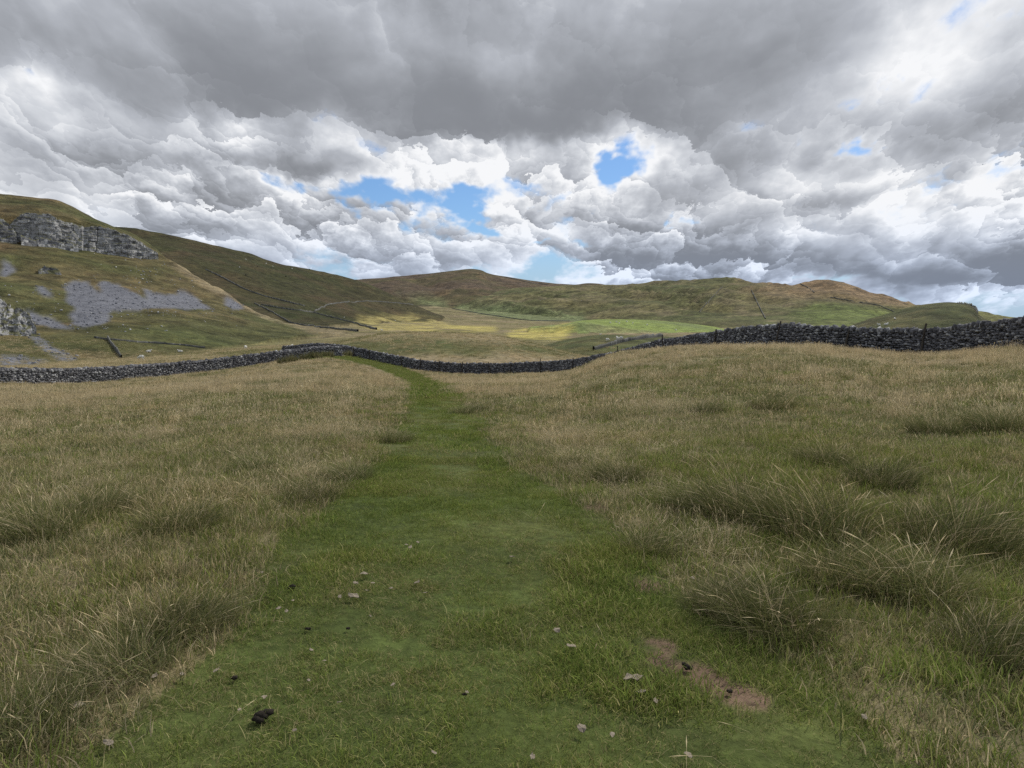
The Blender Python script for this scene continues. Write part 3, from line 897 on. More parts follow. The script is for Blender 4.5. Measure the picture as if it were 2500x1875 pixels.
def build_wall(label, pts, height, single, split_r):
    """a dry stone wall: rubble heart, coursed face towards the pasture, upright coping"""
    s, p = resample(pts, .25)
    tang = np.gradient(p, axis=0); tang /= np.linalg.norm(tang, axis=1, keepdims=True)
    nor = np.stack([tang[:, 1], -tang[:, 0]], 1)
    if (nor * -p).sum() < 0:
        nor = -nor
    gz = terrain(p[:, 0], p[:, 1])
    gz = np.convolve(np.pad(gz, 6, 'edge'), np.ones(13) / 13, 'valid')
    hgt = height * (1 + .045 * fbm(s / 9, s * 0, 3, 201) + .03 * fbm(s / 1.5, s * 0, 2, 202))
    root = bpy.data.objects.new('drystone_dyke', None)
    k0 = len(s) // 2
    root.location = (p[k0, 0], p[k0, 1], gz[k0])
    COL.objects.link(root)
    root['label'] = label; root['category'] = 'stone wall'; root['group'] = 'dry stone walls of the pasture'
    bpy.context.view_layer.update()
    inv_m = Matrix.Translation(-root.location)
    off = np.array(root.location)
    # rubble heart
    rows = []
    for du, hz in ((.26, -.3), (.15, None), (-.15, None), (-.26, -.3)):
        q = np.zeros((len(s), 3))
        q[:, :2] = p + nor * du
        q[:, 2] = gz + (hz if hz is not None else 0) + (hgt - .34 if hz is None else 0)
        rows.append(q)
    rv = np.stack(rows, 1)
    n = len(s)
    base = (np.arange(n - 1) * 4)[:, None]
    fs = np.concatenate([base + np.array([[a, a + 1, a + 5, a + 4]]) for a in range(3)] + [np.array([[0, 1, 2, 3]]), np.array([[3, 2, 1, 0]]) + 4 * (n - 1)])
    me = mesh_from('rubble_core', rv.reshape(-1, 3) - off, fs.ravel(), np.arange(len(fs)) * 4, M_CORE, smooth=False)
    link('rubble_core', me, root)
    # faces
    L = s[-1]
    allst = []
    z0 = -.06; c = 0
    while z0 < height - .30:
        hc = rng.uniform(.08, .135) * (1.25 if c < 2 else 1.0)
        u = rng.uniform(-.2, 0)
        while u < L:
            wd = rng.uniform(.10, .25) * (1.2 if c < 2 else 1)
            allst.append((u + wd / 2, z0 + hc / 2, wd, hc, 0))
            u += wd * rng.uniform(.97, 1.12)
        z0 += hc * .98; c += 1
    u = 0
    while u < L:
        wd = rng.uniform(.08, .19)
        allst.append((u + wd / 2, 0, wd, rng.uniform(.18, .33), 1))
        u += wd * rng.uniform(.95, 1.25)
    st = np.array(allst)
    ii = np.clip((st[:, 0] / .25).astype(int), 0, n - 1)
    cx = p[ii] + tang[ii] * (st[:, 0] - s[ii])[:, None]
    rdist = np.hypot(cx[:, 0], cx[:, 1])
    scale_h = hgt[ii] / height
    size = st[:, 2] * st[:, 3] / rdist ** 2
    pxs = CX + FPX * cx[:, 0] / np.maximum(cx[:, 1], .1)
    chosen = set()
    if single:
        order = np.argsort(-size * ((pxs > 20) & (pxs < 2480)) * (st[:, 1] > .15) )
        chosen = set(order[:300].tolist())
    pile = Pile()
    for k in range(len(st)):
        i = ii[k]; u, zz, wd, hc, kind = st[k]
        T = np.array((tang[i, 0], tang[i, 1], 0)); N = np.array((nor[i, 0], nor[i, 1], 0)); U = np.array((0, 0, 1.0))
        R = np.stack([T, N, U], 1)
        j = rng.integers(0, 14)
        if kind == 0:
            zc_ = zz * scale_h[k] + gz[i] + .035 * math.sin(u * 1.7 + zz * 3) + rng.normal(0, .018)
            hc *= rng.uniform(.78, 1.2)
            half = .30 - .13 * (zz / height)
            loc = np.array((cx[k, 0], cx[k, 1], zc_)) + N * (half - .11 + rng.normal(0, .032))
            S = np.diag((wd * .49, .15, hc * .485))
            rt = rot3(rng.normal(0, .16), rng.normal(0, .24), rng.normal(0, .18))
        else:
            loc = np.array((cx[k, 0], cx[k, 1], gz[i] + hgt[i] - .36 + hc * .5 + rng.normal(0, .02))) + N * rng.normal(0, .03)
            S = np.diag((wd * .55, rng.uniform(.17, .25), hc * .55))
            rt = rot3(rng.normal(0, .15), rng.normal(.2, .26), rng.normal(0, .2))
        M3 = R @ rt @ S
        if k in chosen:
            o = bpy.data.objects.new('stone', STONE_ME[j])
            mm = np.eye(4); mm[:3, :3] = M3; mm[:3, 3] = loc - off
            o.matrix_basis = Matrix(mm.tolist())
            o.parent = root
            COL.objects.link(o)
        elif rdist[k] < split_r:
            pile.add(STONE_V[j], CG_F, M3, loc - off, rng.random())
        else:
            pile.add(BOX_V[j], BX_F, M3, loc - off, rng.random())
    pile.build('stonework', M_STONE, root, kind='stuff')
    # a rear skin of larger stones closes the far side
    return root, p, gz, nor, hgt, s


WALL_A = [at_x(x, r) for x, r in ((-420, 61), (-200, 64), (0, 68), (150, 73), (300, 78), (420, 83), (500, 86), (600, 90), (700, 93.5), (780, 97), (832, 99.5))]
WALL_B = [at_x(x, r) for x, r in ((690, 122), (760, 117.5), (810, 113.5), (870, 107), (950, 103), (1050, 98), (1150, 96.5), (1230, 95), (1300, 93), (1400, 87), (1460, 81), (1520, 75), (1600, 67), (1700, 59.5),
                                  (1800, 54), (1880, 51), (1950, 49), (2030, 48), (2100, 47), (2200, 46.3), (2280, 45), (2350, 43.4), (2430, 41.8), (2500, 40), (2620, 38), (2800, 36))]
build_wall('low grey dry stone wall on the scar side, ending at the gap by the path', WALL_A, 1.35, False, 55)
wb = build_wall('long dark dry stone wall with leaning posts, rising over the mound', WALL_B, 1.45, True, 62)

# ------------------------------------------------------------------ posts leaning on the wall
pb, gzb, norb = wb[1], wb[2], wb[3]
azb = np.arctan2(pb[:, 0], pb[:, 1])
xb = CX + FPX / math.cos(PITCH) * np.tan(azb)
POSTS = [(868, 1.45, .05, 0), (903, 1.5, .08, 0), (984, 1.5, -.05, 0), (1026, 1.62, .10, 0), (1071, 1.68, .05, 0), (1126, 1.6, .10, 0), (1198, 1.6, -.18, 0), (1250, 1.6, .12, 0),
         (1325, 1.72, .03, 0), (1405, 1.62, .10, 0), (1517, 1.85, -.02, 0), (1632, 1.75, -.12, 0), (1755, 1.5, .10, 0), (1908, 1.62, .20, 0), (2072, 1.2, .22, 0), (2262, 1.62, .13, 0)]


def post_mesh(h, seed):
    r_ = random.Random(seed)
    bm = bmesh.new()
    rings = []
    nseg = 9
    for k, t in enumerate((-.25, 0, .3, .6, .85, .97, 1.0)):
        rr_ = .062 * (1 - .15 * max(t, 0)) * (.62 if t == 1.0 else 1)
        ox, oy = r_.gauss(0, .008), r_.gauss(0, .008)
        rings.append([bm.verts.new((ox + rr_ * (1 + r_.gauss(0, .07)) * math.cos(a), oy + rr_ * (1 + r_.gauss(0, .07)) * math.sin(a), h * t + (r_.gauss(0, .01) if t > .9 else 0)))
                      for a in [2 * PI * q / nseg for q in range(nseg)]])
    for a, b in zip(rings, rings[1:]):
        for q in range(nseg):
            bm.faces.new((a[q], a[(q + 1) % nseg], b[(q + 1) % nseg], b[q]))
    bm.faces.new(rings[-1]); bm.faces.new(rings[0][::-1])
    me = bpy.data.meshes.new('fence_post')
    bm.to_mesh(me); bm.free()
    me.materials.append(M_POST)
    return me


POST_LAB = {1517: 'dark wooden post rising above the wall where the mound hides it', 868: 'thin dark post by the wall nearest the gap', 1325: 'thick dark post standing clear above the lowest part of the wall',
            1198: 'post top leaning backward over the wall',
            1908: 'tall tilted wooden post against the wall at the top of the rise',
            2262: 'tilted wooden post against the wall in front of the grassy knoll', 1632: 'dark wooden post top tilted at the start of the wall rise',
            2072: 'short tilted wooden post low against the wall below the rise'}
for x, h, lean, _ in POSTS:
    i = int(np.argmin(np.abs(xb - x)))
    n2 = norb[i]
    me = post_mesh(h, x)
    o = link('fence_post', me, label=POST_LAB.get(x, 'dark wooden post set close against the long dry stone wall'), category='post', group='posts along the long wall')
    o.location = (pb[i, 0] + n2[0] * .40, pb[i, 1] + n2[1] * .40, gzb[i] - .02)
    # leans along the wall and back onto it
    o.rotation_euler = (.03, lean * .9, random.uniform(0, 1) * 0)


# ------------------------------------------------------------------ far walls
def far_wall(label, pix, height_=1.5, thick=.75, rmin=100, group='far walls in the dale', sub=14):
    pts = []
    height = height_ * .68; thick *= .8
    for (x1, y1), (x2, y2) in zip(pix, pix[1:]):
        for k in range(sub):
            t = k / sub
            h = hit(x1 + (x2 - x1) * t, y1 + (y2 - y1) * t, rmin)
            if h is not None:
                pts.append((h.x, h.y))
    if len(pts) < 4:
        return
    pts = np.array(pts)
    keep = [0]
    for k in range(1, len(pts)):                      # drop the points that land on another ridge
        a = np.hypot(*pts[keep[-1]]); b = np.hypot(*pts[k])
        if abs(a - b) < .22 * a and np.hypot(*(pts[k] - pts[keep[-1]])) > 1.0:
            keep.append(k)
    pts = pts[keep]
    if len(pts) < 4:
        return
    ker = np.ones(5) / 5
    sm = np.stack([np.convolve(np.pad(pts[:, c], 2, 'edge'), ker, 'valid') for c in (0, 1)], 1)
    L = np.hypot(*np.diff(sm, axis=0).T).sum()
    step = max(1.2, L / 500)
    s, p = resample(sm, step)
    tg = np.gradient(p, axis=0); tg /= np.linalg.norm(tg, axis=1, keepdims=True) + 1e-9
    no = np.stack([tg[:, 1], -tg[:, 0]], 1)
    g = terrain(p[:, 0], p[:, 1])
    hh = height * (1 + .16 * vnoise(s / 3, s * 0, 5) + .10 * rng.normal(0, 1, len(s)))
    rows = []
    for du, top in ((.5, 0), (.42, .5), (.30, 1), (-.30, 1), (-.42, .5), (-.5, 0)):
        q = np.zeros((len(s), 3))
        q[:, :2] = p + no * (du * thick + rng.normal(0, .05, len(s)))[:, None]
        q[:, 2] = g + top * hh - (0.6 if top == 0 else 0)
        rows.append(q)
    rv = np.stack(rows, 1).reshape(-1, 3)
    n = len(s)
    base = (np.arange(n - 1) * 6)[:, None]
    fs = np.concatenate([base + np.array([[a, a + 1, a + 7, a + 6]]) for a in range(5)])
    off = np.array((p[0, 0], p[0, 1], g[0]))
    me = mesh_from('drystone_dyke', rv - off, fs.ravel(), np.arange(len(fs)) * 4, M_FARWALL, smooth=False)
    add_attr(me, 'tint', np.repeat(rng.random(n), 6))
    o = link('drystone_dyke', me, label=label, category='stone wall', group=group)
    o.location = off
    return o


far_wall('grey stone wall dropping behind the central hummock beside the dark mound', [(1446, 856), (1483, 846), (1521, 835), (1584, 825), (1640, 819)], 1.5, .8, 120)
far_wall('dark wall running down the fell slope above the ridge nose', [(500, 658), (541, 677), (595, 706), (642, 723), (696, 736), (752, 750)], 1.9, 1.3, 450)
far_wall('wall zigzagging below the ridge nose to the dale floor', [(620, 740), (665, 763), (706, 788), (715, 792), (785, 800), (886, 811)], 1.6, 1.0, 320)
far_wall('long wall slanting across the dale towards the turf painted sunlit yellow', [(636, 744), (690, 754), (763, 763), (804, 774), (864, 789), (927, 808)], 1.7, 1.0, 330)
far_wall('curving wall enclosing the dark pasture at the fell foot', [(766, 762), (801, 744), (848, 738), (911, 736), (975, 741), (1038, 748), (1100, 752)], 1.8, 1.2, 400)
far_wall('long dark wall bounding the bright green fields', [(1100, 753), (1179, 767), (1287, 783), (1416, 785), (1543, 800), (1647, 815)], 2.0, 1.3, 400)
far_wall('short curved wall spur dropping towards the pasture below the scree', [(262, 828), (270, 838), (277, 848), (288, 864), (298, 877)], 1.2, .5, 120)
far_wall('thin wall along the foot of the scree slope', [(224, 824), (277, 832), (353, 837), (446, 843), (522, 853)], .6, .6, 120)
far_wall('straight dark wall climbing the middle of the long fell', [(1834, 709), (1843, 727), (1852, 746), (1861, 764), (1870, 781)], 3.0, 2.2, 900)
far_wall('dark wall near the crest of the brown moor', [(1952, 693), (1975, 704), (1990, 717)], 3.0, 2.0, 1200)
far_wall('wall curving between brown moor and green hillside', [(2025, 726), (2098, 739), (2145, 746), (2192, 766)], 2.6, 1.8, 900)
far_wall('faint wall slanting down the long fell beside the gullies', [(1765, 700), (1745, 720), (1725, 742), (1705, 765)], 2.6, 1.6, 1000)
far_wall('faint wall on the distant moor below the hump', [(1230, 676), (1290, 690), (1345, 697)], 3.0, 2.0, 1500)


# ------------------------------------------------------------------ limestone crags
def hsh(a, b, s=0):
    n = (np.asarray(a).astype(np.int64) * 73856093 ^ np.asarray(b).astype(np.int64) * 19349663 ^ s * 83492791) & 0xffffffff
    n = ((n ^ (n >> 13)) * 1274126177) & 0xffffffff
    return ((n ^ (n >> 16)) & 0xffff) / 65535.0


def crag(label, prof, r_of, bed=1.7, depth=10.0, amp=1.0, nu=220, nv=34, seed=1, lean=.25, blocky=1.0, rough=1.0):
    """prof: (x, y top, y foot) along the cliff; a face of bedded blocks with joints, set into the slope"""
    xs = [q[0] for q in prof]
    xq = np.linspace(xs[0], xs[-1], nu)
    yt = np.interp(xq, xs, [q[1] for q in prof]); yf = np.interp(xq, xs, [q[2] for q in prof])
    rr_ = np.interp(xq, [q[0] for q in r_of], [q[1] for q in r_of])
    a = az_of_x(xq)
    zt = elev_z(xq, yt, rr_ + 3); zf = elev_z(xq, yf, rr_) - 2.5
    B = np.stack([np.sin(a) * rr_, np.cos(a) * rr_], 1)
    d = np.concatenate([[0], np.cumsum(np.hypot(*np.diff(B, axis=0).T))])
    inward = B / np.linalg.norm(B, axis=1, keepdims=True)
    V = np.linspace(0, 1, nv)
    zz = zf[:, None] + (zt - zf)[:, None] * V[None, :]
    U = d[:, None] + 0 * zz
    zz = zz + (2.0 * rough) * fbm(U / 5.0, zz * 0, 4, seed + 4) * V[None, :] ** 2
    lay = np.floor(zz / bed + .35 * fbm(U / 18, zz / 18, 2, seed))
    blk = np.floor((U + hsh(lay, lay, seed) * 5) / (bed * (1.3 + 1.2 * hsh(lay, lay + 3, seed))))
    out = (hsh(lay, blk, seed) - .5) * 1.5 * amp + (hsh(lay, lay * 0, seed + 2) - .5) * 1.3 * amp
    but = fbm(U / 14, zz / 60, 3, seed + 9) * 4.5 * amp
    crack = -1.1 * amp * np.maximum(0, (1 - np.abs(fbm(U / 8, zz / 50, 2, seed + 5)) * 9)) ** 2
    out = out * .8 * blocky + but * rough + crack * blocky + 1.1 * amp * rough * fbm(U / 2.2, zz / 1.6, 4, seed + 7)
    back_ = (V[None, :] * (zt - zf)[:, None] * (1 - .75 * blocky) + np.clip(lay * bed - zf[:, None], 0, None) * .75 * blocky) * lean
    X = B[:, None, :] + inward[:, None, :] * (back_ - out)[..., None]
    Vv = np.concatenate([X, zz[..., None]], -1)
    # rounded top running back into the hill
    top = Vv[:, -1:, :].copy()
    cap = []
    for k, (dd, dz) in enumerate(((1.2, .25), (4, .3), (depth, -1.5))):
        c_ = top.copy(); c_[:, 0, :2] += inward * dd; c_[:, 0, 2] += dz + .25 * rng.normal(0, 1, nu)
        cap.append(c_)
    Vv = np.concatenate([Vv] + cap, 1)
    m = Vv.shape[1]
    id_ = np.arange(nu * m).reshape(nu, m)
    f = np.stack([id_[:-1, :-1], id_[1:, :-1], id_[1:, 1:], id_[:-1, 1:]], -1).reshape(-1, 4)
    off = np.array((B[nu // 2, 0], B[nu // 2, 1], zf[nu // 2]))
    me = mesh_from('limestone_crag', Vv.reshape(-1, 3) - off, f.ravel(), np.arange(len(f)) * 4, M_CRAG, smooth=False)
    tn = np.zeros((nu, m)); tn[:, :nv] = hsh(lay, blk, seed + 11) * .35 + .25 * (fbm(U / 5, zz / 3, 3, seed + 17) + .5); tn[:, nv:] = .2
    add_attr(me, 'tint', tn.ravel())
    o = link('limestone_crag', me, label=label, category='crag', group='limestone crags')
    o.location = off
    return o


R_SCAR = [(0, 399), (130, 400), (190, 405), (250, 409), (330, 413), (395, 418)]
crag('long pale bedded limestone scar below the hill crest', [(34, 556, 578), (50, 536, 580), (70, 524, 582), (130, 524, 592), (180, 540, 600), (230, 552, 612), (290, 560, 622), (330, 580, 622), (370, 600, 630), (393, 618, 631)], R_SCAR, 1.5, 12, .7, 420, 64, 3, .38)
crag('rounded limestone buttress ending the scar beside a grassy gully', [(-120, 520, 590), (-40, 528, 588), (10, 532, 585), (35, 548, 586), (52, 572, 590)], [(-120, 392), (0, 396), (60, 398)], 1.5, 12, .7, 170, 48, 13, .4)
crag('low broken limestone ledge between scar and scree', [(62, 578, 590), (90, 586, 598), (130, 590, 604), (165, 598, 610), (200, 600, 614)], [(62, 393), (200, 401)], 1.2, 6, .5, 90, 10, 15)
crag('small limestone outcrop above the scree', [(100, 655, 668), (115, 645, 676), (135, 650, 684), (155, 664, 690), (164, 682, 692)], [(100, 340), (164, 337)], .8, 7, .45, 110, 30, 21, .6, .3, 1.6)
crag('grey craggy outcrop at the hill foot beside the pasture wall', [(-140, 700, 850), (-60, 690, 852), (0, 718, 848), (22, 742, 846), (50, 768, 846), (75, 800, 845), (88, 832, 846)], [(-140, 188), (0, 194), (90, 200)], .7, 9, .55, 200, 64, 31, .75, .12, 2.4)
crag('dark overhanging rock edge on top of the grassy knoll', [(2335, 741, 746), (2352, 741, 752), (2368, 744, 762), (2380, 750, 770), (2387, 760, 772)], [(2335, 293), (2387, 294)], .8, 5, .3, 50, 12, 41, .25, .8, .1)

# ------------------------------------------------------------------ boulders and rubble strewn below the scree
pile = Pile()
pile_s = Pile()
bands = [((165, 765), (520, 775), 130, (.25, .7)), ((200, 800), (420, 815), 40, (.2, .6)), ((330, 640), (480, 720), 60, (.3, .9)), ((0, 700), (160, 790), 60, (.3, .9)),
         ((250, 640), (560, 760), 70, (.25, .8)), ((450, 740), (620, 800), 30, (.2, .6)), ((180, 620), (420, 690), 70, (.3, .9))]
for (x1, y1), (x2, y2), cnt, (s1, s2) in bands:
    for _ in range(cnt):
        h = hit(rng.uniform(x1, x2), rng.uniform(y1 - 8, y2), 120)
        if h is None or h.length > 480:
            continue
        if rng.random() < .5:
            continue
        sz = .55 * (s1 + (s2 - s1) * rng.random() ** 3.5)
        M3 = rot3(*rng.uniform(-.5, .5, 2), rng.uniform(0, 6)) @ np.diag((sz * rng.uniform(.6, 1.1), sz * rng.uniform(.6, 1), sz * .55))
        pile.add(STONE_V[rng.integers(0, 14)], CG_F, M3, np.array(h) + (0, 0, sz * .2), rng.random())
pile.build('hillside_boulders', M_ROCK, kind='stuff', label='pale boulders strewn over the scar hillside', category='boulders')
sI, sJ = np.nonzero((scree_hard > .5))
pick = rng.choice(len(sI), min(1500, len(sI) * 3), replace=True)
for k in pick:
    i, j = sI[k], sJ[k]
    if i >= HALF - 1 or j >= NR - 2:
        continue
    x = GX[i, j] + rng.uniform(-1.6, 1.6); y = GY[i, j] + rng.uniform(-2, 2)
    sz = .08 + .30 * rng.random() ** 5
    M3 = rot3(*rng.uniform(-.6, .6, 2), rng.uniform(0, 6)) @ np.diag((sz, sz * .8, sz * .5))
    pile_s.add(BOX_V[rng.integers(0, 14)], BX_F, M3, np.array((x, y, float(terrain(x, y)) + sz * .15)), rng.random())
pile_s.build('scree_rubble', stone_material('scree_stone', rgb(.14, .145, .165), rgb(.16, .165, .187), rgb(.22, .225, .24), .5), kind='stuff', label='grey limestone rubble of the scree fans', category='scree')


# ------------------------------------------------------------------ sheep and cattle
def animal(kind):
    """standing grazer as one skinned body: rump, back, chest, neck, head and four jointed legs"""
    pts = []; edges = []; radii = []

    def v(p, r, link_to=None):
        pts.append(p); radii.append(r)
        if link_to is not None:
            edges.append((link_to, len(pts) - 1))
        return len(pts) - 1
    mid = v((0, 0, .58), (.24, .23))
    rump = v((-.34, 0, .60), (.22, .21), mid)
    tail = v((-.52, 0, .57), (.07, .08), rump); v((-.56, 0, .38), (.04, .04), tail)
    chest = v((.32, 0, .58), (.20, .21), mid)
    if kind == 'graze':
        nk = v((.50, 0, .50), (.13, .13), chest); hd = v((.66, 0, .30), (.09, .10), nk); v((.76, 0, .13), (.05, .05), hd)
        ear = hd
        v((.64, .13, .34), (.025, .02), ear); v((.64, -.13, .34), (.025, .02), ear)
    else:
        nk = v((.48, 0, .76), (.13, .13), chest); hd = v((.58, 0, .93), (.09, .10), nk); v((.76, 0, .88), (.05, .055), hd)
        v((.55, .15, .96), (.025, .02), hd); v((.55, -.15, .96), (.025, .02), hd)
    for sx, side_ in ((.28, 1), (.28, -1)):
        if kind == 'lie':
            a = v((sx, .14 * side_, .42), (.08, .08), chest); v((sx + .18, .2 * side_, .36), (.04, .04), a)
        else:
            a = v((sx, .13 * side_, .42), (.08, .08), chest); b = v((sx + .01, .13 * side_, .22), (.045, .045), a); v((sx, .13 * side_, 0), (.035, .035), b)
    for side_ in (1, -1):
        if kind == 'lie':
            a = v((-.30, .17 * side_, .42), (.09, .09), rump); v((-.12, .24 * side_, .36), (.04, .04), a)
        else:
            a = v((-.33, .14 * side_, .42), (.10, .10), rump); b = v((-.40, .14 * side_, .24), (.045, .045), a); v((-.38, .14 * side_, 0), (.035, .035), b)
    me = bpy.data.meshes.new('animal')
    me.from_pydata(pts, edges, [])
    o = bpy.data.objects.new('animal', me)
    COL.objects.link(o)
    sk = o.modifiers.new('skin', 'SKIN')
    for sv, r_ in zip(me.skin_vertices[0].data, radii):
        sv.radius = r_
    me.skin_vertices[0].data[0].use_root = True
    sb = o.modifiers.new('sub', 'SUBSURF'); sb.levels = 1; sb.render_levels = 1
    dg = bpy.context.evaluated_depsgraph_get()
    res = bpy.data.meshes.new_from_object(o.evaluated_get(dg))
    bpy.data.objects.remove(o, do_unlink=True)
    for p_ in res.polygons:
        p_.use_smooth = True
    if kind == 'lie':
        for q in res.vertices:
            q.co.z -= .30
    res.name = 'sheep_' + kind
    return res


AN = {k: animal(k) for k in ('graze', 'stand', 'lie')}
AN_M = {}
for k, me in AN.items():
    for mn, mt in (('w', M_WOOL), ('d', M_DARKWOOL)):
        c = me.copy(); c.materials.clear(); c.materials.append(mt); AN_M[k + mn] = c
SHEEP = [(345, 876, 'graze', 170, 1.15, 'white sheep grazing side-on in the field behind the low wall'),
         (600, 850, 'graze', 95, 1.1, 'white sheep seen from behind on the rise beyond the low wall'),
         (709, 851, 'stand', 60, 1.1, 'white sheep standing behind the end of the low wall'),
         (363, 858, 'lie', 20, 1, 'small white sheep lying near the wall spur'), (440, 858, 'lie', 200, 1, 'white sheep lying by the thin wall below the scree'),
         (1466, 815, 'lie', 0, 1.3, 'pale sheep lying on top of the dark mound'), (1483, 831, 'graze', 40, 1.15, 'sheep grazing on the shaded side of the dark mound'),
         (1507, 828, 'stand', 100, 1.15, 'sheep grazing on the shaded side of the dark mound'), (1516, 827, 'graze', 200, 1.15, 'sheep grazing on the shaded side of the dark mound'),
         (2146, 793, 'lie', 200, 1.2, 'pale sheep resting on the grassy knoll slope'), (2163, 792, 'lie', 10, 1.3, 'pale sheep resting on the grassy knoll slope'),
         (2185, 778, 'lie', 80, 1.0, 'small pale sheep high on the shoulder of the knoll')]
for x, y in ((1505, 786), (1490, 788), (1512, 789), (1545, 789), (1580, 793), (1650, 806), (1530, 785)):
    SHEEP.append((x, y, 'graze', rng.integers(0, 360), 1.9, 'tiny white sheep dotted over the bright green field'))
for x, y in ((600, 633), (650, 643), (666, 650), (713, 656), (585, 652)):
    SHEEP.append((x, y, 'graze', rng.integers(0, 360), 2.0, 'tiny pale sheep high on the dark fell slope'))
for x, y in ((600, 672), (628, 651), (756, 657), (698, 675), (958, 753), (995, 754)):
    SHEEP.append((x, y, 'graze', rng.integers(0, 360), 2.0, 'tiny dark animal grazing on the fell slope'))
for x, y in ((840, 775), (965, 782), (932, 807), (1000, 790)):
    SHEEP.append((x, y, 'stand', rng.integers(0, 360), 1.3, 'tiny white sheep on the dale turf painted sunlit yellow'))
for x, y, k, ang, sc, lab in SHEEP:
    h = hit(x, y + 2, 100)
    if h is None:
        continue
    dk = 'dark' in lab and 'mound' not in lab and 'fell slope' in lab and 'pale' not in lab
    o = link('sheep', AN_M[k + ('d' if dk else 'w')], label=lab, category='sheep', group='grazing sheep')
    o.location = h - Vector((0, 0, .02))
    o.scale = (sc, sc, sc)
    o.rotation_euler = (0, 0, rad(float(ang)))


# ------------------------------------------------------------------ grass
def blade_arrays(n, radius, h0, h1, width, lean0, lean1, palette, head=False, bias=(0, 0), seed=0, edge_fall=.5, fan=.35):
    g = np.random.default_rng(seed)
    rr_ = radius * np.sqrt(g.random(n)); th = g.random(n) * 2 * PI
    bx, by = rr_ * np.cos(th), rr_ * np.sin(th)
    h = (h0 + (h1 - h0) * g.random(n) ** 1.3) * (1 - edge_fall * (rr_ / radius) ** 2 * g.random(n))
    ln = lean0 + (lean1 - lean0) * g.random(n)
    ph = g.random(n) * 2 * PI
    dxy = np.stack([np.cos(ph) + fan * bx / radius + bias[0], np.sin(ph) + fan * by / radius + bias[1]], 1)
    dxy /= np.linalg.norm(dxy, axis=1, keepdims=True) + 1e-9
    fa = g.random(n) * PI
    side_ = np.stack([np.cos(fa), np.sin(fa)], 1)
    levels = ((0, 1), (.45, .85), (.8, .55), (1, 0)) if not head else ((0, .55), (.5, .45), (.80, .40), (.90, 1.9), (1, 0))
    vs_, nl = [], len(levels)
    for t, wd in levels:
        z = h * (t - .35 * ln * t * t)
        c = np.stack([bx, by], 1) + dxy * (h * ln * t ** 1.8)[:, None]
        if wd == 0:
            vs_.append(np.stack([c[:, 0], c[:, 1], z], 1)[:, None, :])
        else:
            o = side_ * (width * wd * .5)
            vs_.append(np.stack([np.stack([c[:, 0] - o[:, 0], c[:, 1] - o[:, 1], z], 1), np.stack([c[:, 0] + o[:, 0], c[:, 1] + o[:, 1], z], 1)], 1))
    V = np.concatenate(vs_, 1)
    per = V.shape[1]
    quads = [(2 * k, 2 * k + 1, 2 * k + 3, 2 * k + 2) for k in range(nl - 2)]
    tri = (2 * nl - 4, 2 * nl - 3, 2 * nl - 2)
    pal = np.array(palette)[g.integers(0, len(palette), n)] * (.75 + .5 * g.random(n))[:, None]
    C = np.repeat(pal[:, None, :], per, 1)
    return V, per, quads, tri, C


def clump(name, sets):
    Vs, loops, starts, Cs, base, lp = [], [], [], [], 0, 0
    for sp in sets:
        V, per, quads, tri, C = blade_arrays(**sp)
        n = len(V)
        b = base + np.arange(n)[:, None] * per
        for q in quads:
            f = (b + np.array(q)[None, :])
            loops.append(f.ravel()); starts.append(lp + np.arange(n) * 4); lp += 4 * n
        f = (b + np.array(tri)[None, :])
        loops.append(f.ravel()); starts.append(lp + np.arange(n) * 3); lp += 3 * n
        Vs.append(V.reshape(-1, 3)); Cs.append(C.reshape(-1, 3)); base += n * per
    me = mesh_from(name, np.vstack(Vs), np.concatenate(loops), np.concatenate(starts), M_BLADE)
    add_attr(me, 'blade', np.vstack(Cs), 'FLOAT_COLOR')
    return me


TAN = [(.56, .465, .285), (.64, .55, .365), (.44, .355, .215), (.52, .43, .27), (.39, .325, .205)]
GRN = [(.165, .180, .062), (.205, .205, .082), (.130, .150, .055), (.26, .230, .11)]
GRY = [(.165, .182, .085), (.20, .212, .10), (.125, .150, .062), (.26, .24, .125)]
TRF = [(.160, .205, .045), (.195, .240, .060), (.130, .178, .042), (.225, .230, .078), (.32, .29, .135)]
LIB = bpy.data.collections.new('grass_library')


def lib(name, sets):
    o = bpy.data.objects.new(name, clump(name, sets))
    LIB.objects.link(o)


# 0-2 near tan, 3-5 near green, 6-7 mid tan, 8-9 mid green, 10-11 far tan, 12-13 far green, 14-15 near turf, 16 mid turf, 17 far turf
order = []
for k in range(3):
    lib('g%02d' % len(order), [dict(n=30, radius=.22, h0=.14, h1=.38, width=.0028, lean0=.05, lean1=.75, palette=TAN, head=True, bias=(.5, 0), seed=k),
                               dict(n=52, radius=.22, h0=.06, h1=.20, width=.0036, lean0=.2, lean1=1.1, palette=TAN[2:] + GRY + GRN, seed=10 + k), dict(n=26, radius=.22, h0=.12, h1=.28, width=.0034, lean0=1.0, lean1=1.8, palette=TAN, seed=15 + k)]); order.append(1)
for k in range(3):
    lib('g%02d' % len(order), [dict(n=4, radius=.13, h0=.2, h1=.42, width=.0030, lean0=.1, lean1=.6, palette=TAN, head=True, bias=(.5, 0), seed=20 + k),
                               dict(n=95, radius=.20, h0=.05, h1=.19, width=.0038, lean0=.2, lean1=1.2, palette=GRN + GRY + GRN + TAN[4:], seed=30 + k)]); order.append(1)
for k in range(2):
    lib('g%02d' % len(order), [dict(n=26, radius=.20, h0=.15, h1=.36, width=.0060, lean0=.05, lean1=.5, palette=TAN, head=True, bias=(.5, 0), seed=40 + k),
                               dict(n=34, radius=.22, h0=.06, h1=.20, width=.010, lean0=.2, lean1=.8, palette=TAN[2:] + GRY + GRN, seed=44 + k)]); order.append(1)
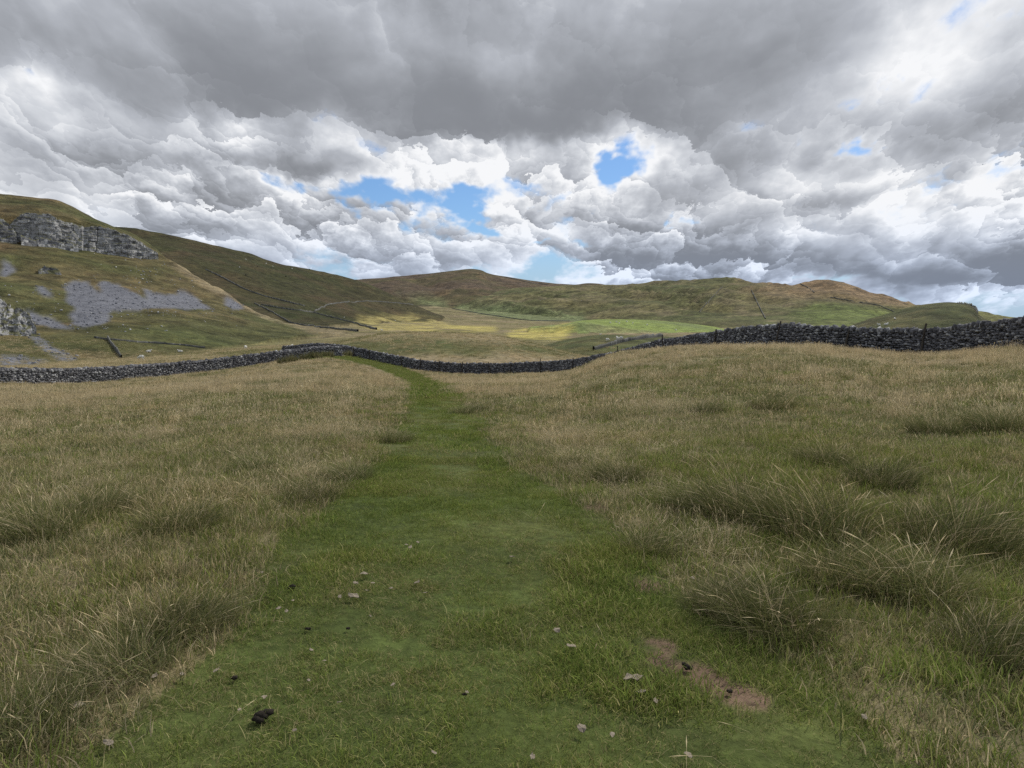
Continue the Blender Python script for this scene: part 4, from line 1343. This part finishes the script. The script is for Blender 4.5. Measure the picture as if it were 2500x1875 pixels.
for k in range(2):
    lib('g%02d' % len(order), [dict(n=4, radius=.20, h0=.2, h1=.42, width=.0065, lean0=.1, lean1=.6, palette=TAN, head=True, seed=50 + k),
                               dict(n=52, radius=.22, h0=.06, h1=.24, width=.010, lean0=.2, lean1=.9, palette=GRN + GRY + TAN[4:], seed=54 + k)]); order.append(1)
for k in range(2):
    lib('g%02d' % len(order), [dict(n=34, radius=.42, h0=.14, h1=.33, width=.016, lean0=.05, lean1=.5, palette=TAN, bias=(.5, 0), seed=60 + k),
                               dict(n=26, radius=.44, h0=.06, h1=.20, width=.024, lean0=.2, lean1=.8, palette=TAN[2:] + GRY + GRN, seed=64 + k)]); order.append(1)
for k in range(2):
    lib('g%02d' % len(order), [dict(n=5, radius=.42, h0=.2, h1=.45, width=.018, lean0=.1, lean1=.6, palette=TAN, seed=70 + k),
                               dict(n=46, radius=.44, h0=.06, h1=.26, width=.026, lean0=.2, lean1=.9, palette=GRN + GRY, seed=74 + k)]); order.append(1)
for k in range(2):
    lib('g%02d' % len(order), [dict(n=85, radius=.11, h0=.015, h1=.06, width=.0032, lean0=.2, lean1=1.2, palette=TRF, seed=80 + k)]); order.append(1)
lib('g%02d' % len(order), [dict(n=110, radius=.20, h0=.015, h1=.055, width=.0065, lean0=.2, lean1=1.0, palette=TRF, seed=90)]); order.append(1)
lib('g%02d' % len(order), [dict(n=90, radius=.45, h0=.02, h1=.09, width=.020, lean0=.2, lean1=1.0, palette=TRF, seed=95)]); order.append(1)
# 18: single fallen pale stalks on the turf
lib('g%02d' % len(order), [dict(n=2, radius=.10, h0=.16, h1=.34, width=.0032, lean0=.9, lean1=1.5, palette=[(.5, .44, .28), (.42, .36, .22)], head=True, seed=99)]); order.append(1)

# 19, 20: low olive and straw understorey
OLV = GRN + GRY + TAN[2:]
def rest_of_turf():
    for k_, pal in enumerate((TRF[:4] + [(.10, .145, .04)], [(.19, .205, .065), (.25, .235, .095), (.15, .185, .05), (.32, .28, .14), (.13, .175, .042)])):
        lib('g%02d' % len(order), [dict(n=85, radius=.11, h0=.015, h1=.06, width=.0030, lean0=.2, lean1=1.2, palette=pal, seed=110 + k_)]); order.append(1)
        lib('g%02d' % len(order), [dict(n=95, radius=.20, h0=.02, h1=.065, width=.0065, lean0=.2, lean1=1.1, palette=pal, seed=112 + k_)]); order.append(1)

lib('g%02d' % len(order), [dict(n=90, radius=.13, h0=.015, h1=.05, width=.0030, lean0=.3, lean1=1.3, palette=OLV, seed=96)]); order.append(1)
lib('g%02d' % len(order), [dict(n=100, radius=.22, h0=.02, h1=.06, width=.0065, lean0=.3, lean1=1.2, palette=OLV, seed=97)]); order.append(1)

rest_of_turf()      # 21, 22 dark green near and mid; 23, 24 yellowed near and mid


def gn_group():
    g = bpy.data.node_groups.new('scatter_clumps', 'GeometryNodeTree')
    g.interface.new_socket('Geometry', in_out='INPUT', socket_type='NodeSocketGeometry')
    g.interface.new_socket('Geometry', in_out='OUTPUT', socket_type='NodeSocketGeometry')
    N = g.nodes
    gi = N.new('NodeGroupInput'); go = N.new('NodeGroupOutput')
    iop = N.new('GeometryNodeInstanceOnPoints')
    ci = N.new('GeometryNodeCollectionInfo')
    ci.inputs['Collection'].default_value = LIB
    ci.inputs['Separate Children'].default_value = True
    ci.inputs['Reset Children'].default_value = True
    iop.inputs['Pick Instance'].default_value = True

    def na(nm, ty):
        a = N.new('GeometryNodeInputNamedAttribute'); a.data_type = ty; a.inputs['Name'].default_value = nm
        return a.outputs['Attribute']
    er = N.new('FunctionNodeEulerToRotation')
    L = g.links
    L.new(na('rot', 'FLOAT_VECTOR'), er.inputs[0])
    L.new(gi.outputs[0], iop.inputs['Points'])
    L.new(ci.outputs[0], iop.inputs['Instance'])
    L.new(na('idx', 'INT'), iop.inputs['Instance Index'])
    L.new(er.outputs[0], iop.inputs['Rotation'])
    L.new(na('scl', 'FLOAT_VECTOR'), iop.inputs['Scale'])
    L.new(iop.outputs[0], go.inputs[0])
    return g


GN = gn_group()


def scatter(name, label, cat, x, y, idx_, scl, tilt=.12):
    z = terrain(x, y) - .012
    me = bpy.data.meshes.new(name)
    me.vertices.add(len(x))
    me.vertices.foreach_set('co', np.stack([x, y, z], 1).astype(np.float32).ravel())
    add_attr(me, 'idx', idx_, 'INT')
    rt = np.stack([rng.normal(0, tilt, len(x)), rng.normal(0, tilt, len(x)), rng.uniform(0, 2 * PI, len(x))], 1)
    add_attr(me, 'rot', rt, 'FLOAT_VECTOR')
    add_attr(me, 'scl', scl, 'FLOAT_VECTOR')
    o = link(name, me, kind='stuff', label=label, category=cat)
    md = o.modifiers.new('scatter', 'NODES'); md.node_group = GN
    return o


def polar_points(r0, r1, dens, amax=None, g=rng):
    amax = amax or (rad(80) if r1 <= 16 else rad(48))
    rs = np.linspace(r0, r1, 400)
    wgt = np.array([dens(q) for q in rs]) * rs
    cdf = np.cumsum(wgt); total = cdf[-1] * (rs[1] - rs[0]) * 2 * amax
    n = int(total)
    r = np.interp(g.random(n) * cdf[-1], cdf, rs)
    a = g.uniform(-amax, amax, n)
    return np.sin(a) * r, np.cos(a) * r, r


wall_r = lambda x, y: np.interp(np.arctan2(x, y), AZIN, RW[:HALF])


def tanness(x, y):
    r = np.hypot(x, y)
    t = .50 + .95 * fbm(x / 6, y / 10, 3, 301) + .95 * fbm(x / 1.6, y / 2.6, 3, 302)
    t += .12 * sstep(8, 30, r)
    t += .22 * (1 - sstep(-4, 0, x)) * sstep(4, 9, r)
    t -= .50 * sstep(1.5, 4.5, x) * (1 - sstep(9, 20, r))
    t -= .35 * (1 - sstep(.5, 3.0, np.abs(r - wall_r(x, y))))
    # greener ground on the mound by the wall
    t -= .8 * np.exp(-(((x - 13) / 9) ** 2 + ((y - 62) / 10) ** 2))
    return t


def grass_field():
    X, Y, I, S = [], [], [], []
    for (r0, r1, d, tn, gr) in ((.9, 15, 46, (0, 3), (3, 6)), (13, 46, 15, (6, 8), (8, 10)), (42, 124, 4.6, (10, 12), (12, 14))):
        x, y, r = polar_points(r0, r1, lambda q: d * (1 if q > r0 + 2 or r0 < 5 else (q - r0) / 2 + .05))
        pm = path_mask(x, y)
        keep = (~pm) & (r < wall_r(x, y) - .35)
        keep &= soil_mask(x, y) < .3
        thin = fbm(x / 1.3, y / 1.3, 3, 310)
        rn = sstep(.6, 2.2, x) * (1 - sstep(9, 15, r))
        keep &= rng.random(len(x)) < np.clip(.85 + .8 * thin, .4, 1) * (1 - .62 * rn) * (1 - .2 * (1 - sstep(7, 12, r)))
        x, y, r = x[keep], y[keep], r[keep]
        t = tanness(x, y) + rng.normal(0, .32, len(x))
        ii = np.where(t > .5, rng.integers(tn[0], tn[1], len(x)), rng.integers(gr[0], gr[1], len(x)))
        s = rng.uniform(.65, 1.25, len(x)) * (1 + .55 * fbm(x / 2.4, y / 2.4, 3, 311))
        near_path = sum(path_mask(x + .7 * math.cos(q) * np.clip(r / 9, .6, 1.3), y + .7 * math.sin(q) * np.clip(r / 9, .6, 1.3)) for q in (0, 1.05, 2.1, 3.14, 4.2, 5.2)) / 6.0
        s *= np.where(t > .5, 1.0, .9) * (1 - .30 * rn[keep]) * .9
        s *= 1 - .62 * np.clip(near_path * 1.6, 0, 1)
        X.append(x); Y.append(y); I.append(ii); S.append(np.stack([s, s, s * rng.uniform(.75, 1.15, len(x))], 1))
    for (r0, r1, d, ids, zk) in ((.9, 12, 110, (14, 16), 2.0), (11, 30, 16, (16, 17), 1.8)):
        x, y, r = polar_points(r0, r1, lambda q: d)
        keep = ~path_mask(x, y)
        x, y = x[keep], y[keep]
        s = rng.uniform(.8, 1.5, len(x))
        X.append(x); Y.append(y); I.append(rng.integers(ids[0], ids[1], len(x))); S.append(np.stack([s * 1.2, s * 1.2, s * zk * rng.uniform(.6, 1.2, len(x))], 1))
        # olive and straw, not path green
        gq = sstep(.6, 1.8, x) * (1 - sstep(8, 13, np.hypot(x, y)))
        I[-1] = np.where(rng.random(len(x)) < .8 - .38 * gq, 19 if ids[0] == 14 else 20, I[-1])
        S[-1][:, 2] *= 1 - .1 * gq
    x, y, ii, s = np.concatenate(X), np.concatenate(Y), np.concatenate(I), np.vstack(S)
    scatter('tall_grass', 'tall tan and green grass of the rough pasture', 'grass', x, y, ii, s)


grass_field()


def turf():
    X, Y, I, S = [], [], [], []
    for (r0, r1, d, tid) in ((.9, 9.5, 330, (14, 16)), (8.5, 26, 45, (16, 17)), (24, 112, 7.0, (17, 18))):
        x, y, r = polar_points(r0, r1, lambda q: d)
        keep = path_mask(x + rng.normal(0, .1, len(x)), y) & (r < wall_r(x, y) - .3)
        keep &= (rng.random(len(x)) > soil_mask(x, y) * 1.15) & (rng.random(len(x)) > .8 * soil_mask(x + .05, y + .03)) & (rng.random(len(x)) > .8 * soil_mask(x - .05, y - .03))
        x, y = x[keep], y[keep]
        s = rng.uniform(.75, 1.4, len(x)) * np.clip(1 + .75 * fbm(x / .55, y / .55, 3, 320), .7, 2)
        q = fbm(x / .8, y / 1.1, 4, 322) + .25 * fbm(x / 3, y / 4, 2, 323) + rng.normal(0, .10, len(x))
        ids = rng.integers(tid[0], tid[1], len(x))
        if tid[0] < 17:
            nm_ = tid[0] == 14
            ids = np.where(q > .24, 23 if nm_ else 24, np.where(q < -.16, 21 if nm_ else 22, ids))
            s = np.where(q > .24, s * .8, s) * .85
        X.append(x); Y.append(y); I.append(ids); S.append(np.stack([s, s, s * rng.uniform(.7, 1.2, len(x))], 1))
    # taller odd tufts and fallen stalks on the turf
    x, y, r = polar_points(1.5, 22, lambda q: 1.8)
    keep = path_mask(x, y)
    x, y = x[keep], y[keep]
    right = sstep(1.0, 3.2, x)
    kk = rng.random(len(x)) < (.25 + .6 * right)
    X.append(x); Y.append(y); I.append(np.where(kk, np.where(rng.random(len(x)) < .6, 18, 3), 18))
    s = rng.uniform(.5, .95, len(x))
    S.append(np.stack([s, s, s * .7], 1))
    scatter('path_turf', 'short grazed green turf of the path', 'turf', np.concatenate(X), np.concatenate(Y), np.concatenate(I), np.vstack(S))


turf()


def beyond():
    x, y, r = polar_points(112, 200, lambda q: 1.0)
    keep = (r > wall_r(x, y) + 1.5)
    x, y, r = x[keep], y[keep], r[keep]
    px, py = project(x, y, terrain(x, y))
    t = .35 + 1.0 * fbm(x / 9, y / 9, 3, 330) + .7 * sstep(858, 884, py) + .4 * sstep(830, 812, py)
    ii = np.where(t > .5, rng.integers(10, 12, len(x)), rng.integers(12, 14, len(x)))
    s = rng.uniform(.8, 1.3, len(x))
    scatter('hummock_grass', 'rough grass on the hummock and field beyond the walls', 'grass', x, y, ii, np.stack([s * 1.3, s * 1.3, s], 1))


beyond()

# ------------------------------------------------------------------ tussocks one can tell apart
TUS = [clump('grass_tussock', [dict(n=900, radius=.30, h0=.26, h1=.55, width=.0040, lean0=.25, lean1=1.15, palette=[tuple(.72 * q for q in c) for c in GRY[:3] + GRN[:3] + GRN[:3]] + TAN[4:], bias=(b, 0), seed=400 + k, fan=1.5),
                               dict(n=40, radius=.22, h0=.4, h1=.75, width=.0035, lean0=.2, lean1=.9, palette=TAN, head=True, bias=(b, .1), seed=420 + k, fan=1.2),
                               dict(n=220, radius=.24, h0=.12, h1=.32, width=.0055, lean0=.5, lean1=1.3, palette=[(.06, .075, .03), (.10, .085, .05), (.16, .13, .08)], seed=440 + k, fan=1.5)])
       for k, b in enumerate((-.9, -.5, .4, .9))]
TUSS = [(1800, 1255, .88, 'big arching grey-green tussock, uphill one of a pair beside the path'), (1990, 1300, .95, 'big arching grey-green tussock, lower one of a pair beside the path'),
        (2330, 1330, .92, 'wide dark tussock with bent straw stems beyond the pair of tussocks'), (1800, 1490, .55, 'dark spiky tussock at the knoll-side edge of the path turf'),
        (1890, 1530, .65, 'spreading grey tussock just below the dark spiky one'), (2450, 1600, .62, 'dark tussock hanging over the short turf below the wide dark one'),
        (1730, 1480, .30, 'tiny dark tuft beside the path turf edge'), (460, 1530, .50, 'dark green tussock leaning over the scar-side path edge'),
        (380, 1540, .40, 'grey tussock beside the leaning dark green one'), (50, 1790, .52, 'large grey-green tussock beside the path on the scar side'), (290, 1640, .5, 'low dark tussock just below the leaning one'),
        (1510, 1170, .55, 'dark rounded tussock on the knoll-side bank of the path'), (1410, 1130, .45, 'small dark tuft where the path narrows'), (1585, 1345, .45, 'low green tuft on the path bank above the bare soil'),
        (2150, 1180, .7, 'green tussock on the rough slope above the tussock pair'), (2440, 1050, .9, 'dark green tussock high on the rough slope below the long wall'), (2280, 1060, .75, 'green tussock high on the rough slope below the long wall'),
        (1720, 1010, .6, 'dark lone tussock in the tan grass near the mound'), (2070, 1420, .7, 'grey tussock below the tussock pair'), (2220, 1440, .75, 'straw-grey tussock between the wide dark one and the turf'),
        (1690, 1240, .5, 'low dark tussock between the path and the tussock pair'), (760, 1220, .5, 'low dark tuft on the scar-side path edge above the leaf scraps'), (850, 1170, .55, 'dark tuft on the scar-side path edge where the path widens'), (960, 1080, .55, 'dark tuft on the scar-side path edge at the bend'),
        (1130, 1010, .55, 'dark tuft on the grassy lip at the path bend'), (1165, 1005, .5, 'dark tuft on the grassy lip at the path bend'), (80, 1310, .7, 'dark sunken tussock in the tan grass on the scar side'), (240, 1250, .6, 'dark tussock in the field on the scar side'), (440, 1290, .6, 'olive tussock in the field on the scar side'), (620, 1150, .55, 'grey tussock in the field on the scar side'),
        (1880, 1000, .8, 'green tussock in the tan grass below the long wall'), (2010, 1130, .6, 'grey tussock in the tan grass above the tussock pair')]
for k, (x, y, s, lab) in enumerate(TUSS):
    h = hit(x, y)
    if h is None:
        continue
    o = link('grass_tussock', TUS[(k * 7 + (0 if x > 1500 else 2)) % 4 if k > 3 else (0, 1, 3, 2)[k]], label=lab, category='tussock', group='grass tussocks')
    o.location = h - Vector((0, 0, .02))
    d = math.hypot(h.x, h.y)
    sc = s * (1.2 + .012 * d)
    o.scale = (sc * 1.15, sc * 1.15, sc * .82)
    o.rotation_euler = (0, 0, random.uniform(-.5, .5))
# rushes by the wall end
RUSH = clump('rush_clump', [dict(n=260, radius=.45, h0=.5, h1=1.1, width=.02, lean0=.05, lean1=.45, palette=[(.10, .115, .045), (.16, .15, .07), (.24, .20, .11), (.08, .09, .04)], seed=501)])
for x, y in ((745, 878), (765, 874), (790, 871), (812, 869), (830, 867), (850, 869), (715, 884), (690, 888), (778, 875), (803, 872)):
    h = hit(x, y)
    o = link('rush_clump', RUSH, label='dark rushes growing against the end of the low wall', category='rushes', group='rushes at the wall end')
    o.location = h - Vector((0, 0, .03))
    s = random.uniform(.8, 1.3)
    o.scale = (s * 1.2, s * 1.2, s * .9)
    o.rotation_euler = (0, 0, random.uniform(0, 6))
for k, (x, y, s) in enumerate(((904, 874, .42), (772, 848, .22), (880, 866, .2))):
    h = hit(x, y + 2)
    me = mesh_from('boulder', STONE_V[k], CG_F.ravel(), np.arange(len(CG_F)) * 4, M_ROCK)
    o = link('boulder', me, label=('pale boulder', 'small pale stone', 'small grey stone')[k] + (' lying at the foot of the long wall', ' lying in the gap by the path', ' near the long wall above the path')[k], category='boulder')
    o.location = h + Vector((0, 0, s * .3)); o.scale = (s, s * .8, s * .6); o.rotation_euler = (.1, .2, k)


# ------------------------------------------------------------------ litter on the turf
def leaf_mesh(seed):
    g = np.random.default_rng(seed)
    n = 11
    bm = bmesh.new()
    c = bm.verts.new((0, 0, .22)); cb = bm.verts.new((0, 0, .12))
    top, bot = [], []
    for k in range(n):
        a = 2 * PI * k / n
        r = .5 * (1 + .11 * g.normal())
        z = abs(g.normal(0, .14))
        top.append(bm.verts.new((r * math.cos(a), r * .6 * math.sin(a), z + .05)))
        bot.append(bm.verts.new((r * math.cos(a), r * .6 * math.sin(a), z)))
    for k in range(n):
        q = (k + 1) % n
        bm.faces.new((c, top[k], top[q])); bm.faces.new((cb, bot[q], bot[k])); bm.faces.new((top[k], bot[k], bot[q], top[q]))
    me = bpy.data.meshes.new('dry_leaf'); bm.to_mesh(me); bm.free(); me.materials.append(M_LEAF)
    return me


def dung_mesh(seed, lumps):
    g = np.random.default_rng(seed)
    bm = bmesh.new()
    for k in range(lumps):
        s = g.uniform(.22, .4)
        a = g.uniform(0, 6.28); r = .42 * math.sqrt(k / lumps)
        mtx = Matrix.Translation((r * math.cos(a), r * math.sin(a), s * .6 + g.uniform(0, .12))) @ Matrix.Rotation(g.uniform(0, 3), 4, 'Z') @ Matrix.Diagonal((s, s * .8, s * .7, 1))
        bmesh.ops.create_icosphere(bm, subdivisions=1, radius=1, matrix=mtx)
    for v in bm.verts:
        v.co += Vector(g.normal(0, .02, 3))
    me = bpy.data.meshes.new('dropping'); bm.to_mesh(me); bm.free(); me.materials.append(M_DUNG)
    for p_ in me.polygons:
        p_.use_smooth = True
    return me


LEAVES = [leaf_mesh(600 + k) for k in range(6)]
DUNGS = [dung_mesh(700 + k, n) for k, n in enumerate((7, 4, 9))]
LEAF_PX = [(890, 1414, 26), (863, 1470, 34), (868, 1437, 22), (910, 1437, 16), (1018, 1437, 22), (1002, 1348, 18), (993, 1342, 14), (1020, 1335, 14), (645, 1722, 28), (445, 1664, 18), (378, 1668, 20), (265, 1836, 30), (190, 1745, 48),
           (1545, 1675, 58), (1565, 1708, 32), (1395, 1594, 34), (1360, 1556, 30), (760, 1604, 16), (793, 1630, 14), (960, 1690, 18), (830, 1733, 16), (754, 1678, 16), (680, 1500, 18), (700, 1507, 16), (715, 1480, 16),
           (895, 1455, 14), (830, 1470, 18), (1250, 1372, 26), (955, 1450, 14), (1037, 1462, 20), (640, 1410, 14), (1140, 1708, 16), (720, 1803, 16), (585, 1752, 16), (1420, 1800, 40), (1495, 1815, 24), (1680, 1865, 34), (2110, 1770, 22),
           (905, 1520, 12), (1060, 1860, 20), (1300, 1870, 26), (530, 1655, 24), (1690, 1425, 20), (1600, 1730, 22)]
for k, (x, y, s) in enumerate(LEAF_PX):
    h = hit(x, y)
    sz = s / FPX * math.hypot(h.x, h.y) * .72
    lab = 'pale dry leaf scrap lying on the short turf of the path'
    if (x, y) == (1545, 1675):
        lab = 'largest curled pale leaf beside the bare soil scrape'
    elif (x, y) == (190, 1745):
        lab = 'brownish crumpled leaf at the foot of the tussocks'
    o = link('dry_leaf', LEAVES[k % 6], label=lab, category='leaf', group='dry leaf scraps on the turf')
    sz *= 1.15
    o.location = h + Vector((0, 0, .032)); o.scale = (sz, sz, sz * .8); o.rotation_euler = (random.uniform(-.25, .25), random.uniform(-.25, .25), random.uniform(0, 6))
DUNG_PX = [(640, 1768, 58), (570, 1667, 24), (712, 1442, 26), (752, 1545, 18), (848, 1543, 16), (1376, 1374, 12), (1135, 1705, 16), (1780, 1700, 22), (1680, 1640, 36), (650, 1466, 12)]
for k, (x, y, s) in enumerate(DUNG_PX):
    h = hit(x, y)
    sz = s / FPX * math.hypot(h.x, h.y) * .62
    lab = {0: 'largest dark heap of sheep droppings on the path turf', 8: 'dark droppings lying on the bare soil scrape'}.get(k, 'small dark dropping on the short green turf')
    o = link('dropping', DUNGS[k % 3 if k else 2], label=lab, category='dropping', group='droppings on the turf')
    sz *= 1.15
    o.location = h + Vector((0, 0, .012)); o.scale = (sz, sz, sz); o.rotation_euler = (0, 0, random.uniform(0, 6))
